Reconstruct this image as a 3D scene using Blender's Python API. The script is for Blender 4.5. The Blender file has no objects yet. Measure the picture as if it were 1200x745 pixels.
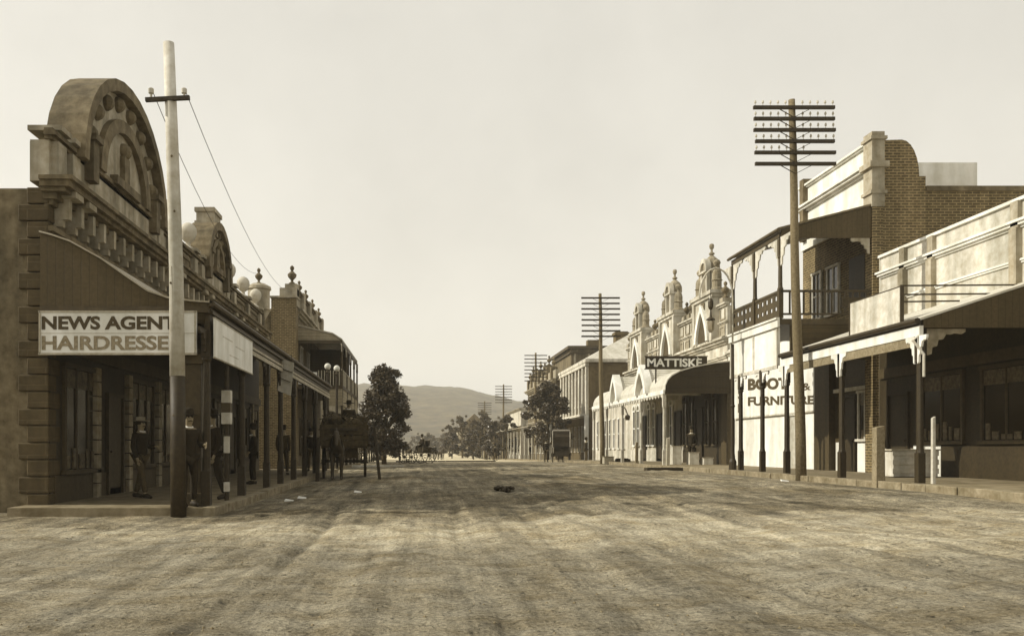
import bpy, math, random
import numpy as np
from mathutils import Vector, Matrix
R = math.radians
random.seed(7)
rng = np.random.RandomState(5)
scene = bpy.context.scene
C = scene.collection

# ------------------------------------------------------------------ tones
def sep(v):
    ks = [(0.0, 1.5, .36), (.06, 1.38, .44), (.25, 1.2, .64), (.5, 1.08, .82), (.9, 1.0, .96)]
    for (a, r0, b0), (b, r1, b1) in zip(ks, ks[1:]):
        if v <= b:
            t = (v - a) / (b - a)
            return (v * (r0 + (r1 - r0) * t), v, v * (b0 + (b1 - b0) * t), 1)
    return (v, v, v * .97, 1)

MATS = {}
def mat(key, v, var=.25, scale=3., rough=.85, bump=.25, tex=None, stain=.25, metal=0., v2=None, spec=.3, bscale=None):
    if key in MATS: return MATS[key]
    m = bpy.data.materials.new(key); m.use_nodes = True
    n = m.node_tree.nodes; L = m.node_tree.links
    bs = n['Principled BSDF']
    bs.inputs['Roughness'].default_value = rough; bs.inputs['Metallic'].default_value = metal
    bs.inputs['Specular IOR Level'].default_value = spec
    tc = n.new('ShaderNodeTexCoord'); co = tc.outputs['Object']
    no = n.new('ShaderNodeTexNoise'); no.inputs['Scale'].default_value = scale
    no.inputs['Detail'].default_value = 9; no.inputs['Roughness'].default_value = .65
    L.new(co, no.inputs['Vector'])
    cr = n.new('ShaderNodeValToRGB')
    cr.color_ramp.elements[0].position = .3; cr.color_ramp.elements[1].position = .72
    cr.color_ramp.elements[0].color = sep(v * (1 - var)); cr.color_ramp.elements[1].color = sep(min(.92, v * (1 + var * .7)))
    L.new(no.outputs['Fac'], cr.inputs['Fac'])
    col = cr.outputs['Color']; hgt = no.outputs['Fac']
    def mul(a, b, f=1.):
        x = n.new('ShaderNodeMix'); x.data_type = 'RGBA'; x.blend_type = 'MULTIPLY'; x.inputs[0].default_value = f
        L.new(a, x.inputs[6]); L.new(b, x.inputs[7]); return x.outputs[2]
    if stain:
        mp = n.new('ShaderNodeMapping'); mp.inputs['Scale'].default_value = (1.6, 1.6, .22)
        L.new(co, mp.inputs['Vector'])
        n2 = n.new('ShaderNodeTexNoise'); n2.inputs['Scale'].default_value = 1.3; n2.inputs['Detail'].default_value = 6
        L.new(mp.outputs[0], n2.inputs['Vector'])
        c2 = n.new('ShaderNodeValToRGB'); c2.color_ramp.elements[0].position = .38; c2.color_ramp.elements[1].position = .62
        k = 1 - stain; c2.color_ramp.elements[0].color = (k, k, k * .95, 1); c2.color_ramp.elements[1].color = (1, 1, 1, 1)
        L.new(n2.outputs['Fac'], c2.inputs['Fac']); col = mul(col, c2.outputs['Color'])
    if tex in ('brick', 'ashlar', 'boards', 'planks'):
        sx = n.new('ShaderNodeSeparateXYZ'); L.new(co, sx.inputs[0])
        ad = n.new('ShaderNodeMath'); ad.operation = 'ADD'; L.new(sx.outputs[0], ad.inputs[0]); L.new(sx.outputs[1], ad.inputs[1])
        cb = n.new('ShaderNodeCombineXYZ'); L.new(ad.outputs[0], cb.inputs[0]); L.new(sx.outputs[2], cb.inputs[1])
        bt = n.new('ShaderNodeTexBrick'); L.new(cb.outputs[0], bt.inputs['Vector'])
        bt.inputs['Scale'].default_value = 1
        W, H, ms = {'brick': (.25, .088, .014), 'ashlar': (.7, .34, .012), 'boards': (9., .17, .008), 'planks': (.16, 9., .008)}[tex]
        bt.inputs['Brick Width'].default_value = W; bt.inputs['Row Height'].default_value = H
        bt.inputs['Mortar Size'].default_value = ms; bt.inputs['Mortar Smooth'].default_value = .2
        a, b_ = (.72, 1.12) if tex == 'brick' else (.93, 1.03)
        bt.inputs['Color1'].default_value = (a, a, a, 1); bt.inputs['Color2'].default_value = (b_, b_, b_, 1)
        mo = (v2 / v) if v2 else .45
        bt.inputs['Mortar'].default_value = (mo, mo, mo, 1)
        if tex == 'planks': bt.offset = 0
        x = n.new('ShaderNodeMix'); x.data_type = 'RGBA'; x.blend_type = 'MULTIPLY'; x.inputs[0].default_value = 1
        L.new(col, x.inputs[6]); L.new(bt.outputs['Color'], x.inputs[7]); col = x.outputs[2]
        bb = n.new('ShaderNodeBump'); bb.inputs['Strength'].default_value = .6; bb.inputs['Distance'].default_value = .01; bb.invert = True
        L.new(bt.outputs['Fac'], bb.inputs['Height']); nrm = bb.outputs[0]
    elif tex == 'corr':
        wv = n.new('ShaderNodeTexWave'); wv.bands_direction = 'Y'; wv.wave_profile = 'SIN'; wv.inputs['Scale'].default_value = 2.6
        L.new(co, wv.inputs['Vector'])
        bb = n.new('ShaderNodeBump'); bb.inputs['Strength'].default_value = .9; bb.inputs['Distance'].default_value = .03
        L.new(wv.outputs['Fac'], bb.inputs['Height']); nrm = bb.outputs[0]
    else: nrm = None
    bp = n.new('ShaderNodeBump'); bp.inputs['Strength'].default_value = bump; bp.inputs['Distance'].default_value = .02
    if bscale:
        n3 = n.new('ShaderNodeTexNoise'); n3.inputs['Scale'].default_value = bscale; n3.inputs['Detail'].default_value = 6
        L.new(co, n3.inputs['Vector']); hgt = n3.outputs['Fac']
    L.new(hgt, bp.inputs['Height'])
    if nrm: L.new(nrm, bp.inputs['Normal'])
    L.new(bp.outputs[0], bs.inputs['Normal']); L.new(col, bs.inputs['Base Color'])
    MATS[key] = m; return m

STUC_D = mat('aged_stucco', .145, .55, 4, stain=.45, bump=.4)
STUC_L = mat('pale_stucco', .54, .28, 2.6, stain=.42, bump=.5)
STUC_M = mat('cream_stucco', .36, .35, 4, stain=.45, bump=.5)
STUC_G = mat('grimy_stucco', .30, .4, 5, stain=.5, bump=.5)
WHITE = mat('white_paint', .78, .14, 2.5, rough=.65, stain=.22, bump=.4)
OFFW = mat('weathered_white_paint', .58, .28, 5, rough=.75, stain=.38, bump=.5)
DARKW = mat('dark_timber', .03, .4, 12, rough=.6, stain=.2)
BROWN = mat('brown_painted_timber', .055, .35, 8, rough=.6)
PANEL_D = mat('black_painted_boards', .03, .25, 14, rough=.8, tex='planks', v2=.02, stain=.1)
PANEL = mat('brown_painted_boards', .065, .22, 14, rough=.8, bump=.3, tex='planks', v2=.045, stain=.15)
MIDW = mat('grey_timber', .22, .4, 15, rough=.85, bump=.5)
POLE = mat('telegraph_timber', .15, .45, 18, rough=.9, bump=.6, stain=.3)
PALEW = mat('pale_timber', .42, .3, 14, rough=.85, bump=.4)
BRICK = mat('red_brick', .10, .4, 5, tex='brick', v2=.25, stain=.25, bump=.3)
BRICK_D = mat('dark_brick', .085, .3, 5, tex='brick', v2=.16, stain=.25)
ASH = mat('ashlar_stone', .065, .3, 5, tex='ashlar', v2=.08)
CORR = mat('corrugated_iron', .40, .25, 4, tex='corr', rough=.5, stain=.3, metal=.0)
CORR_L = mat('pale_corrugated_iron', .6, .18, 4, tex='corr', rough=.5, stain=.2)
CORR_D = mat('rusty_corrugated_iron', .13, .3, 4, tex='corr', rough=.6)
BOARD = mat('weatherboards', .30, .2, 8, tex='boards', v2=.14)
BOARDD = mat('dark_weatherboards', .06, .2, 8, tex='boards', v2=.03)
GLASS = mat('dark_window_glass', .02, .3, 2, rough=.12, bump=.02, stain=0, spec=.6)
SLATE = mat('slate_roof', .13, .25, 6, tex='boards', v2=.07)
SUITD = mat('dark_wool_cloth', .022, .3, 20, rough=.95)
SUITM = mat('brown_wool_cloth', .06, .3, 20, rough=.95)
SHIRT = mat('white_cotton', .75, .08, 20, rough=.9, stain=0)
SKIN = mat('skin', .2, .1, 9, rough=.6, stain=0)
HAIR = mat('dark_hair', .02, .3, 30, rough=.7, stain=0)
HORSE = mat('dark_horse_coat', .03, .4, 8, rough=.6, stain=0)
BARK = mat('tree_bark', .09, .4, 14, rough=.95, bump=.8)
IRON = mat('painted_iron', .035, .3, 10, rough=.5, stain=.1)
IRON_L = mat('pale_painted_iron', .5, .2, 10, rough=.5, stain=.2)
INK = mat('dark_sign_paint', .06, .6, 22, rough=.7, stain=0)
INK_L = mat('faded_sign_paint', .22, .5, 22, rough=.7, stain=0)
HAY = mat('hay_load', .055, .5, 18, rough=.95, bump=1.)
LEAF = mat('tree_foliage', .07, .65, 2.2, rough=.42, spec=.6, stain=0, bump=0)
LEAF2 = mat('pale_tree_foliage', .07, .35, .6, rough=.7, stain=0, bump=0)
BOTTLE = mat('dim_wares', .10, .8, 9, rough=.5)
STONE = mat('loose_stone', .2, .4, 8)
PAPER = mat('paper_scrap', .8, .05, 8, stain=0)
PATH = mat('trodden_footpath', .19, .45, 2.2, bump=.6, bscale=14, stain=.2)
KERB = mat('kerb_stone', .22, .5, 5, bump=.6)
PALEK = mat('pale_kerb_stone', .7, .2, 6)
for m_ in (LEAF, LEAF2):
    b_ = m_.node_tree.nodes['Principled BSDF']; b_.inputs['Transmission Weight'].default_value = 0

# ------------------------------------------------------------------ helpers
BASE = {}
def tag(o, label=None, cat=None, group=None, kind=None):
    if label: o['label'] = label
    if cat: o['category'] = cat
    if group: o['group'] = group
    if kind: o['kind'] = kind
    return o
def thing(name, label, cat, loc=(0, 0, 0), group=None, rz=0.):
    o = bpy.data.objects.new(name, None); C.objects.link(o); o.location = loc; o.rotation_euler.z = rz
    o.empty_display_size = .2
    BASE[o.name] = Vector(loc) if not rz else Vector((0, 0, 0))
    return tag(o, label, cat, group)
class MB:
    def __init__(s): s.v = []; s.f = []
    def add(s, vs, fs):
        k = len(s.v); s.v += [tuple(p) for p in vs]; s.f += [tuple(i + k for i in f) for f in fs]; return s
    def box(s, x0, x1, y0, y1, z0, z1):
        if x0 > x1: x0, x1 = x1, x0
        if y0 > y1: y0, y1 = y1, y0
        if z0 > z1: z0, z1 = z1, z0
        return s.add([(x0,y0,z0),(x1,y0,z0),(x1,y1,z0),(x0,y1,z0),(x0,y0,z1),(x1,y0,z1),(x1,y1,z1),(x0,y1,z1)],
              [(0,3,2,1),(4,5,6,7),(0,1,5,4),(1,2,6,5),(2,3,7,6),(3,0,4,7)])
    def hexa(s, pts):
        return s.add(pts, [(0,3,2,1),(4,5,6,7),(0,1,5,4),(1,2,6,5),(2,3,7,6),(3,0,4,7)])
    def bar(s, a, b, w, h=None, tw=0.):
        a = Vector(a); b = Vector(b); h = h or w; d = (b - a).normalized()
        up = Vector((0, 0, 1)) if abs(d.z) < .95 else Vector((0, 1, 0))
        u = d.cross(up).normalized() * w / 2; q = u.cross(d).normalized() * h / 2
        P = [a-u-q, a+u-q, a+u+q, a-u+q, b-u-q, b+u-q, b+u+q, b-u+q]
        return s.add(P, [(0,1,2,3),(7,6,5,4),(0,4,5,1),(1,5,6,2),(2,6,7,3),(3,7,4,0)])
    def tube(s, pts, rad, n=8, cap=True):
        pts = [Vector(p) for p in pts]
        if not hasattr(rad, '__len__'): rad = [rad] * len(pts)
        V = []; k = len(pts); pu = None
        for i, p in enumerate(pts):
            d = (pts[min(i+1, k-1)] - pts[max(i-1, 0)]).normalized()
            if pu is None:
                up = Vector((0, 0, 1)) if abs(d.z) < .9 else Vector((0, 1, 0)); u = d.cross(up).normalized()
            else:
                u = (pu - d * pu.dot(d)).normalized()
            pu = u; w = d.cross(u)
            for j in range(n):
                a = 2 * math.pi * j / n; V.append(p + (u * math.cos(a) + w * math.sin(a)) * rad[i])
        F = [(i*n+j, i*n+(j+1)%n, (i+1)*n+(j+1)%n, (i+1)*n+j) for i in range(k-1) for j in range(n)]
        if cap: F += [tuple(range(n))[::-1], tuple(range((k-1)*n, k*n))]
        return s.add(V, F)
    def lathe(s, c, prof, n=14):
        V = []; k = len(prof)
        for r, z in prof:
            for j in range(n):
                a = 2 * math.pi * (j + .5) / n; V.append((c[0] + r*math.cos(a), c[1] + r*math.sin(a), c[2] + z))
        F = [(i*n+j, i*n+(j+1)%n, (i+1)*n+(j+1)%n, (i+1)*n+j) for i in range(k-1) for j in range(n)]
        F += [tuple(range(n))[::-1], tuple(range((k-1)*n, k*n))]
        return s.add(V, F)
    def ball(s, c, r, n=12, sz=1.):
        return s.lathe(c, [(max(.001, r*math.sin(math.pi*i/8)), -r*sz*math.cos(math.pi*i/8)) for i in range(9)], n)
    def prism(s, poly, axis, a, b):
        """poly of 2-D points extruded from a to b along axis: x -> (y,z), y -> (x,z), z -> (x,y)"""
        def P(p, t):
            return {'x': (t, p[0], p[1]), 'y': (p[0], t, p[1]), 'z': (p[0], p[1], t)}[axis]
        k = len(poly)
        V = [P(p, a) for p in poly] + [P(p, b) for p in poly]
        F = [tuple(range(k)), tuple(range(2*k-1, k-1, -1))] + [(i, k+i, k+(i+1)%k, (i+1)%k) for i in range(k)]
        return s.add(V, F)
    def ring(s, poly, poly2, axis, a, b):
        """a band between two outlines with the same number of points (open), extruded"""
        for i in range(len(poly)-1):
            s.prism([poly[i], poly[i+1], poly2[i+1], poly2[i]], axis, a, b)
        return s
    def build(s, name, m, parent=None, label=None, smooth=False, bevel=0, world=False):
        me = bpy.data.meshes.new(name)
        off = BASE.get(parent.name, Vector((0,0,0))) if parent and not world else Vector((0,0,0))
        me.from_pydata([(x-off.x, y-off.y, z-off.z) for x, y, z in s.v], [], s.f)
        me.materials.append(m)
        import bmesh
        b = bmesh.new(); b.from_mesh(me); bmesh.ops.recalc_face_normals(b, faces=b.faces); b.to_mesh(me); b.free()
        if smooth: me.shade_smooth()
        o = bpy.data.objects.new(name, me); C.objects.link(o)
        if parent: o.parent = parent
        BASE[o.name] = off
        if bevel:
            bv = o.modifiers.new('bevel', 'BEVEL'); bv.width = bevel; bv.segments = 2
        if label: o['label'] = label
        return o
def rep(name, mesh, parent, loc, rz=0.):
    o = bpy.data.objects.new(name, mesh); C.objects.link(o)
    o.parent = parent; o.location = Vector(loc) - BASE.get(parent.name, Vector((0,0,0))); o.rotation_euler.z = rz
    BASE[o.name] = Vector(loc)
    return o
def copy_thing(root, loc, label=None, rz=None):
    r = root.copy(); C.objects.link(r); r.location = loc
    if rz is not None: r.rotation_euler.z = rz
    if label: r['label'] = label
    for ch in root.children:
        c = ch.copy(); C.objects.link(c); c.parent = r
        for g in ch.children:
            d = g.copy(); C.objects.link(d); d.parent = c
    return r
def arc(cy, cz, ry, rz_, a0=0, a1=180, n=16):
    return [(cy + ry*math.cos(R(a0+(a1-a0)*i/n)), cz + rz_*math.sin(R(a0+(a1-a0)*i/n))) for i in range(n+1)]
def ogive(cy, z0, w, h, n=10):
    """pointed arch outline from right foot over apex to left foot"""
    pts = []
    for i in range(n+1):
        t = i / n; pts.append((cy + w*(1 - t**1.8), z0 + h*t))
    return pts + [(2*cy - y, z) for y, z in pts[-2::-1]]
def text_mesh(body, m, bold=.0):
    cu = bpy.data.curves.new('t', 'FONT'); cu.body = body; cu.offset = bold; cu.resolution_u = 4
    o = bpy.data.objects.new('t', cu); C.objects.link(o); bpy.context.view_layer.update()
    me = bpy.data.meshes.new_from_object(o.evaluated_get(bpy.context.evaluated_depsgraph_get()))
    bpy.data.objects.remove(o); 
    P = np.array([v.co[:] for v in me.vertices]); mn = P.min(0); mx = P.max(0)
    U = (P[:, 0]-mn[0])/(mx[0]-mn[0]); V = (P[:, 1]-mn[1])/(mx[1]-mn[1])
    F = [tuple(p.vertices) for p in me.polygons]
    bpy.data.meshes.remove(me); return U, V, F
def lettering(body, fn, m, parent, name='lettering', bold=.02, depth=(0, 0, 0), label=None):
    """fn(u, v) gives the world point of the letter plane; depth thickens it"""
    U, V, F = text_mesh(body, m, bold)
    pts = [fn(u, v) for u, v in zip(U, V)]; k = len(pts)
    mb = MB(); D = Vector(depth)
    vs = [Vector(p) for p in pts] + [Vector(p) + D for p in pts]
    ed = {}
    for f in F:
        for a, b in zip(f, f[1:] + f[:1]): ed[(a, b)] = 1
    side = [(a, b, b+k, a+k) for (a, b) in ed if (b, a) not in ed]
    mb.add(vs, [tuple(i+k for i in f) for f in F] + side)
    o = mb.build(name, m, parent, label)
    return o

# ------------------------------------------------------------------ terrain
H_CAM = 1.3
def itp(y, xs, ys): return np.interp(y, xs, ys)
def gL(y): return itp(y, [0, 12, 16, 33, 50, 75, 140], [0, 0, .04, .17, .17, .08, -.5])
def gR(y): return itp(y, [0, 8, 18, 30, 50, 75, 140], [.1, .25, .36, .38, .38, .14, -.5])
def ground0(x, y):
    t = np.clip((x + 3.8) / 14.7, 0, 1)
    return gL(y) * (1 - t) + gR(y) * t + .06 * np.sin(np.pi * t) * np.clip((80 - y) / 60, 0, 1)
def vnoise(x, y, s, seed=0):
    r = np.random.RandomState(seed); T = r.rand(256, 256)
    u = x / s; v = y / s; i = np.floor(u).astype(int); j = np.floor(v).astype(int); fu = u - i; fv = v - j
    fu = fu*fu*(3-2*fu); fv = fv*fv*(3-2*fv)
    g = lambda a, b: T[a % 256, b % 256]
    return (g(i,j)*(1-fu)+g(i+1,j)*fu)*(1-fv) + (g(i,j+1)*(1-fu)+g(i+1,j+1)*fu)*fv - .5
def tracks(x, y):
    t = np.zeros_like(x)
    for x0, ph, am in ((.2, .3, .5), (1.7, .5, .5), (2.6, 2.1, .7), (4.1, 2.3, .7), (5.3, 4.0, .5), (6.8, 4.1, .5), (-1.8, 1.2, .35), (8.3, .9, .4)):
        xc = x0 + am*np.sin(y/11 + ph) + .15*np.sin(y/3.1 + ph*3)
        t = np.maximum(t, np.exp(-((x - xc)/.085)**2) * np.clip(.55 + 1.2*vnoise(x*0+x0*7, y, 2.5, 21), 0, 1))
    for rad in (9.0, 10.45, 13.2, 14.6):         # carts turning in from the crossing street
        d = np.hypot(x + 9.5, (y - 21.5)) - rad
        t = np.maximum(t, np.exp(-(d/.085)**2) * np.clip(.5 + 1.3*vnoise(x, y, 2.0, 22), 0, 1) * (y < 22))
    return t * np.clip((x + 3.4) / .3, 0, 1) if False else t
def ground(x, y):
    x = np.asarray(x, float); y = np.asarray(y, float)
    z = ground0(x, y)
    fade = np.clip((90 - y) / 70, 0, 1)
    road = np.clip((x + 3.6) / .6, 0, 1) * np.clip((10.7 - x) / .6, 0, 1)
    n = .055*vnoise(x, y, 2.3, 1) + .03*vnoise(x, y, .8, 2) + .022*vnoise(x, y, .33, 3) + .018*vnoise(x, y, .15, 4)
    n = n + .09*np.minimum(0, vnoise(x + .8*vnoise(x, y, 6, 7), y*.08, .6, 5)) # ruts along the street
    n = n - .045*tracks(x, y) + .03*np.abs(vnoise(x, y, .5, 31))*2 + .02*np.maximum(0, vnoise(x, y, .22, 32))
    near = np.clip((17 - y)/3, 0, 1)
    return z + n * fade * np.maximum(road, near*.8)
def G(x, y): return float(ground0(np.array(x, float), np.array(y, float)))
def PL(y): return float(gL(y)) + .16
def PR(y): return float(gR(y)) + .15

def grid_obj(name, xs, ys, fn, m, parent=None):
    X, Y = np.meshgrid(xs, ys); Z = fn(X, Y)
    V = np.stack([X, Y, Z], -1).reshape(-1, 3); nx = len(xs); ny = len(ys)
    I = np.arange(nx*ny).reshape(ny, nx)
    F = np.stack([I[:-1,:-1], I[:-1,1:], I[1:,1:], I[1:,:-1]], -1).reshape(-1, 4)
    me = bpy.data.meshes.new(name); me.vertices.add(len(V)); me.vertices.foreach_set('co', V.ravel())
    me.loops.add(F.size); me.loops.foreach_set('vertex_index', F.ravel().astype(np.int32))
    me.polygons.add(len(F)); me.polygons.foreach_set('loop_start', (np.arange(len(F))*4).astype(np.int32))
    me.update(); me.validate(); me.shade_smooth(); me.materials.append(m)
    o = bpy.data.objects.new(name, me); C.objects.link(o); return o

def dirt_material():
    m = bpy.data.materials.new('road_dirt'); m.use_nodes = True; n = m.node_tree.nodes; L = m.node_tree.links
    bs = n['Principled BSDF']; bs.inputs['Roughness'].default_value = .95; bs.inputs['Specular IOR Level'].default_value = .15
    tc = n.new('ShaderNodeTexCoord'); co = tc.outputs['Object']
    def noise(scale, detail=8, sc=(1,1,1), rough=.6):
        mp = n.new('ShaderNodeMapping'); mp.inputs['Scale'].default_value = sc; L.new(co, mp.inputs[0])
        t = n.new('ShaderNodeTexNoise'); t.inputs['Scale'].default_value = scale; t.inputs['Detail'].default_value = detail
        t.inputs['Roughness'].default_value = rough; L.new(mp.outputs[0], t.inputs['Vector']); return t.outputs['Fac']
    def ramp(f, a, b, c0, c1):
        r = n.new('ShaderNodeValToRGB'); r.color_ramp.elements[0].position = a; r.color_ramp.elements[1].position = b
        r.color_ramp.elements[0].color = c0; r.color_ramp.elements[1].color = c1; L.new(f, r.inputs['Fac']); return r.outputs['Color']
    def mul(a, b, f=1., bt='MULTIPLY'):
        x = n.new('ShaderNodeMix'); x.data_type = 'RGBA'; x.blend_type = bt
        if hasattr(f, 'is_linked'): L.new(f, x.inputs[0])
        else: x.inputs[0].default_value = f
        L.new(a, x.inputs[6]); L.new(b, x.inputs[7]); return x.outputs[2]
    g = lambda k: (k, k, k, 1)
    base = ramp(noise(.35, 9, (1, .8, 1), .72), .34, .66, sep(.24), sep(.60))
    c = mul(base, ramp(noise(1.6, 8), .35, .62, g(.62), g(1.12)))
    c = mul(c, ramp(noise(.9, 7, (2.2, .25, 1)), .38, .6, g(.72), g(1.08)))       # streaks along the travelled way
    c = mul(c, ramp(noise(.8, 9, (.35, 1.6, 1), .7), .36, .6, g(.75), g(1.06)))      # streaks across it
    c = mul(c, ramp(noise(.55, 9, (5, .16, 1), .7), .40, .58, g(.72), g(1.05)))      # wheel tracks
    c = mul(c, ramp(noise(7, 7, (1, 1, 1), .6), .36, .6, g(.76), g(1.12)))
    c = mul(c, ramp(noise(34, 5, (1, 1, 1), .7), .38, .6, g(.6), g(1.1)))
    sx = n.new('ShaderNodeSeparateXYZ'); L.new(co, sx.inputs[0])
    # ragged pale foreground: gravel patch plus painted sunlight beyond the building's shadow
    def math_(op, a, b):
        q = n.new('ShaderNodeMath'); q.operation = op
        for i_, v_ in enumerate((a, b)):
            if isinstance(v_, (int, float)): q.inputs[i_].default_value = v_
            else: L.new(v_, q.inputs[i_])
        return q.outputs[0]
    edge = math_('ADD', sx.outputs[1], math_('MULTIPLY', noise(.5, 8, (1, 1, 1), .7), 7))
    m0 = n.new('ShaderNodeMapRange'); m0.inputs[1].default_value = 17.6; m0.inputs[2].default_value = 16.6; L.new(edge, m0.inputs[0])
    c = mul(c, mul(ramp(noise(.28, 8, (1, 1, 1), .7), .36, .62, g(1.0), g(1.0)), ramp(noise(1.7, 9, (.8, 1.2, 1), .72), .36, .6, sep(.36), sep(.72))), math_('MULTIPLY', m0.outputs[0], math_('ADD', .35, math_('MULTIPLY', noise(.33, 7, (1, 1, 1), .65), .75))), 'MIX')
    c = mul(c, ramp(noise(24, 6, (1, 1, 1), .7), .40, .58, g(.62), g(1.08)))
    c = mul(c, ramp(noise(1.1, 9, (3, .2, 1), .75), .38, .58, g(.6), g(1.05)))
    # pale gravel beyond the crest
    mr = n.new('ShaderNodeMapRange'); mr.inputs[1].default_value = 74; mr.inputs[2].default_value = 79; L.new(sx.outputs[1], mr.inputs[0])
    pale = ramp(noise(.2, 5), .3, .7, sep(.42), sep(.62)); c = mul(c, pale, mr.outputs[0], 'MIX')
    # darker trampled soil at the very front on the left, ragged edge
    e2 = math_('ADD', math_('ADD', sx.outputs[1], math_('MULTIPLY', sx.outputs[0], .35)), math_('MULTIPLY', noise(.9, 9, (1, 1, 1), .75), 5))
    m1 = n.new('ShaderNodeMapRange'); m1.inputs[1].default_value = 13.9; m1.inputs[2].default_value = 12.2; m1.inputs[4].default_value = .8; L.new(e2, m1.inputs[0])
    sl = n.new('ShaderNodeRGB'); sl.outputs[0].default_value = g(.5); c = mul(c, sl.outputs[0], m1.outputs[0])
    c = mul(c, ramp(noise(5, 8, (.8, 1.2, 1), .75), .34, .44, g(.5), g(1)))
    c = mul(c, ramp(noise(18, 4, (1, 1, 1), .6), .33, .40, g(.35), g(1)))
    an = n.new('ShaderNodeAttribute'); an.attribute_name = 'packed'
    dk = n.new('ShaderNodeRGB'); dk.outputs[0].default_value = g(.62)
    c = mul(c, dk.outputs[0], math_('MULTIPLY', an.outputs['Fac'], .8))
    tn = n.new('ShaderNodeRGB'); tn.outputs[0].default_value = (1.04, .97, .80, 1); c = mul(c, tn.outputs[0])
    L.new(c, bs.inputs['Base Color'])
    b1 = n.new('ShaderNodeBump'); b1.inputs['Strength'].default_value = 1.; b1.inputs['Distance'].default_value = .075; L.new(noise(3.5, 10, (1,1,1), .68), b1.inputs['Height'])
    b2 = n.new('ShaderNodeBump'); b2.inputs['Strength'].default_value = 1.; b2.inputs['Distance'].default_value = .03; L.new(noise(40, 6), b2.inputs['Height'])
    L.new(b1.outputs[0], b2.inputs['Normal']); L.new(b2.outputs[0], bs.inputs['Normal'])
    return m
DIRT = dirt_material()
def geo(a, b, step0, k):
    out = [a]; s = step0
    while out[-1] < b: out.append(out[-1] + s); s *= k
    return np.array(out)
ys = np.concatenate([[-30, -10, 0], np.arange(3, 22, .06), geo(22, 90, .1, 1.018), [100, 120, 140, 180, 300, 700, 1500, 4000]])
xs = np.concatenate([[-3000, -900, -300, -100, -50, -25], np.arange(-12, 13, .06), [14, 16, 20, 30, 60, 150, 400, 1000, 3000]])
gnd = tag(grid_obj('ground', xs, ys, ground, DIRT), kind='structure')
Xg, Yg = np.meshgrid(xs, ys); at_ = gnd.data.attributes.new('packed', 'FLOAT', 'POINT'); at_.data.foreach_set('value', tracks(Xg, Yg).ravel().astype(np.float32))
# footpaths with kerbs
def footpath(x0, x1, ys_, zf, kx, name):
    mb = MB()
    for a, b in zip(ys_, ys_[1:]):
        za, zb = zf(a), zf(b)
        mb.hexa([(x0,a,za-.6),(x1,a,za-.6),(x1,b,zb-.6),(x0,b,zb-.6),(x0,a,za),(x1,a,za+(.0)),(x1,b,zb),(x0,b,zb)])
    return tag(mb.build(name, PATH), kind='structure')
footpath(-7.6, -3.98, [15.78] + list(np.arange(17.0, 40, 2)) + [40.], PL, -3.8, 'footpath_left')
footpath(-7.2, -3.98, list(np.arange(45.0, 61, 2)), PL, -3.8, 'footpath_left_far')
footpath(11.12, 15.2, list(np.arange(12.0, 74, 2)), PR, 10.9, 'footpath_right')
footpath(11.12, 15.2, [76, 90, 110, 130, 150], PR, 10.9, 'footpath_right_far')
def kerb(xk, y0, y1, zf, name, m=KERB):
    mb = MB(); y = y0
    while y < y1:
        l = random.uniform(.9, 1.5); b = min(y + l, y1); dx = random.uniform(-.012, .012); dz = random.uniform(-.015, .01)
        za, zb = zf(y) + .012 + dz, zf(b - .02) + .012 + dz
        mb.hexa([(xk-.12+dx,y,za-.5),(xk+.12+dx,y,za-.5),(xk+.12+dx,b-.02,zb-.5),(xk-.12+dx,b-.02,zb-.5),
                 (xk-.12+dx,y,za),(xk+.12+dx,y,za),(xk+.12+dx,b-.02,zb),(xk-.12+dx,b-.02,zb)]); y = b
    return tag(mb.build(name, m, bevel=.015), kind='structure')
kerb(-3.86, 15.78, 40, PL, 'kerb_left'); kerb(11.0, 12, 75, PR, 'kerb_right')
mb = MB(); 
for i in range(9):
    x = -6.4 + i*.62; mb.box(x, x+.6, 51.2, 51.75, .0, .27 + random.uniform(-.01, .01))
tag(mb.build('stone_crossing', PALEK), kind='structure')
mb = MB()
for i in range(12):
    x = -2 + i*.75; mb.box(x, x+.72, 76.6, 77.1, -.2, G(x, 77)+.10)
tag(mb.build('far_stone_crossing', DARKW), kind='structure')

# hill
def hillz(x, y):
    r = np.clip((y - 420) / 520, 0, 1); r = r*r*(3-2*r)
    prof = itp(x, [-900, -300, -60, 30, 110, 160, 260, 500, 1200], [40, 60, 74, 73, 54, 44, 36, 28, 26])
    n = 7*vnoise(x, y, 140, 11) - 7*np.abs(vnoise(x, y*.35, 45, 12)) + 4*vnoise(x, y, 25, 13) + 5*vnoise(x, y, 11, 14)
    return -2 + r * (prof + n)
HILLM = mat('hillside_scrub', .085, .9, .09, rough=1, stain=.5, bump=.0)
o = grid_obj('hill', np.arange(-700, 1100, 7.), np.arange(420, 960, 8.), hillz, HILLM); tag(o, kind='structure')

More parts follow.
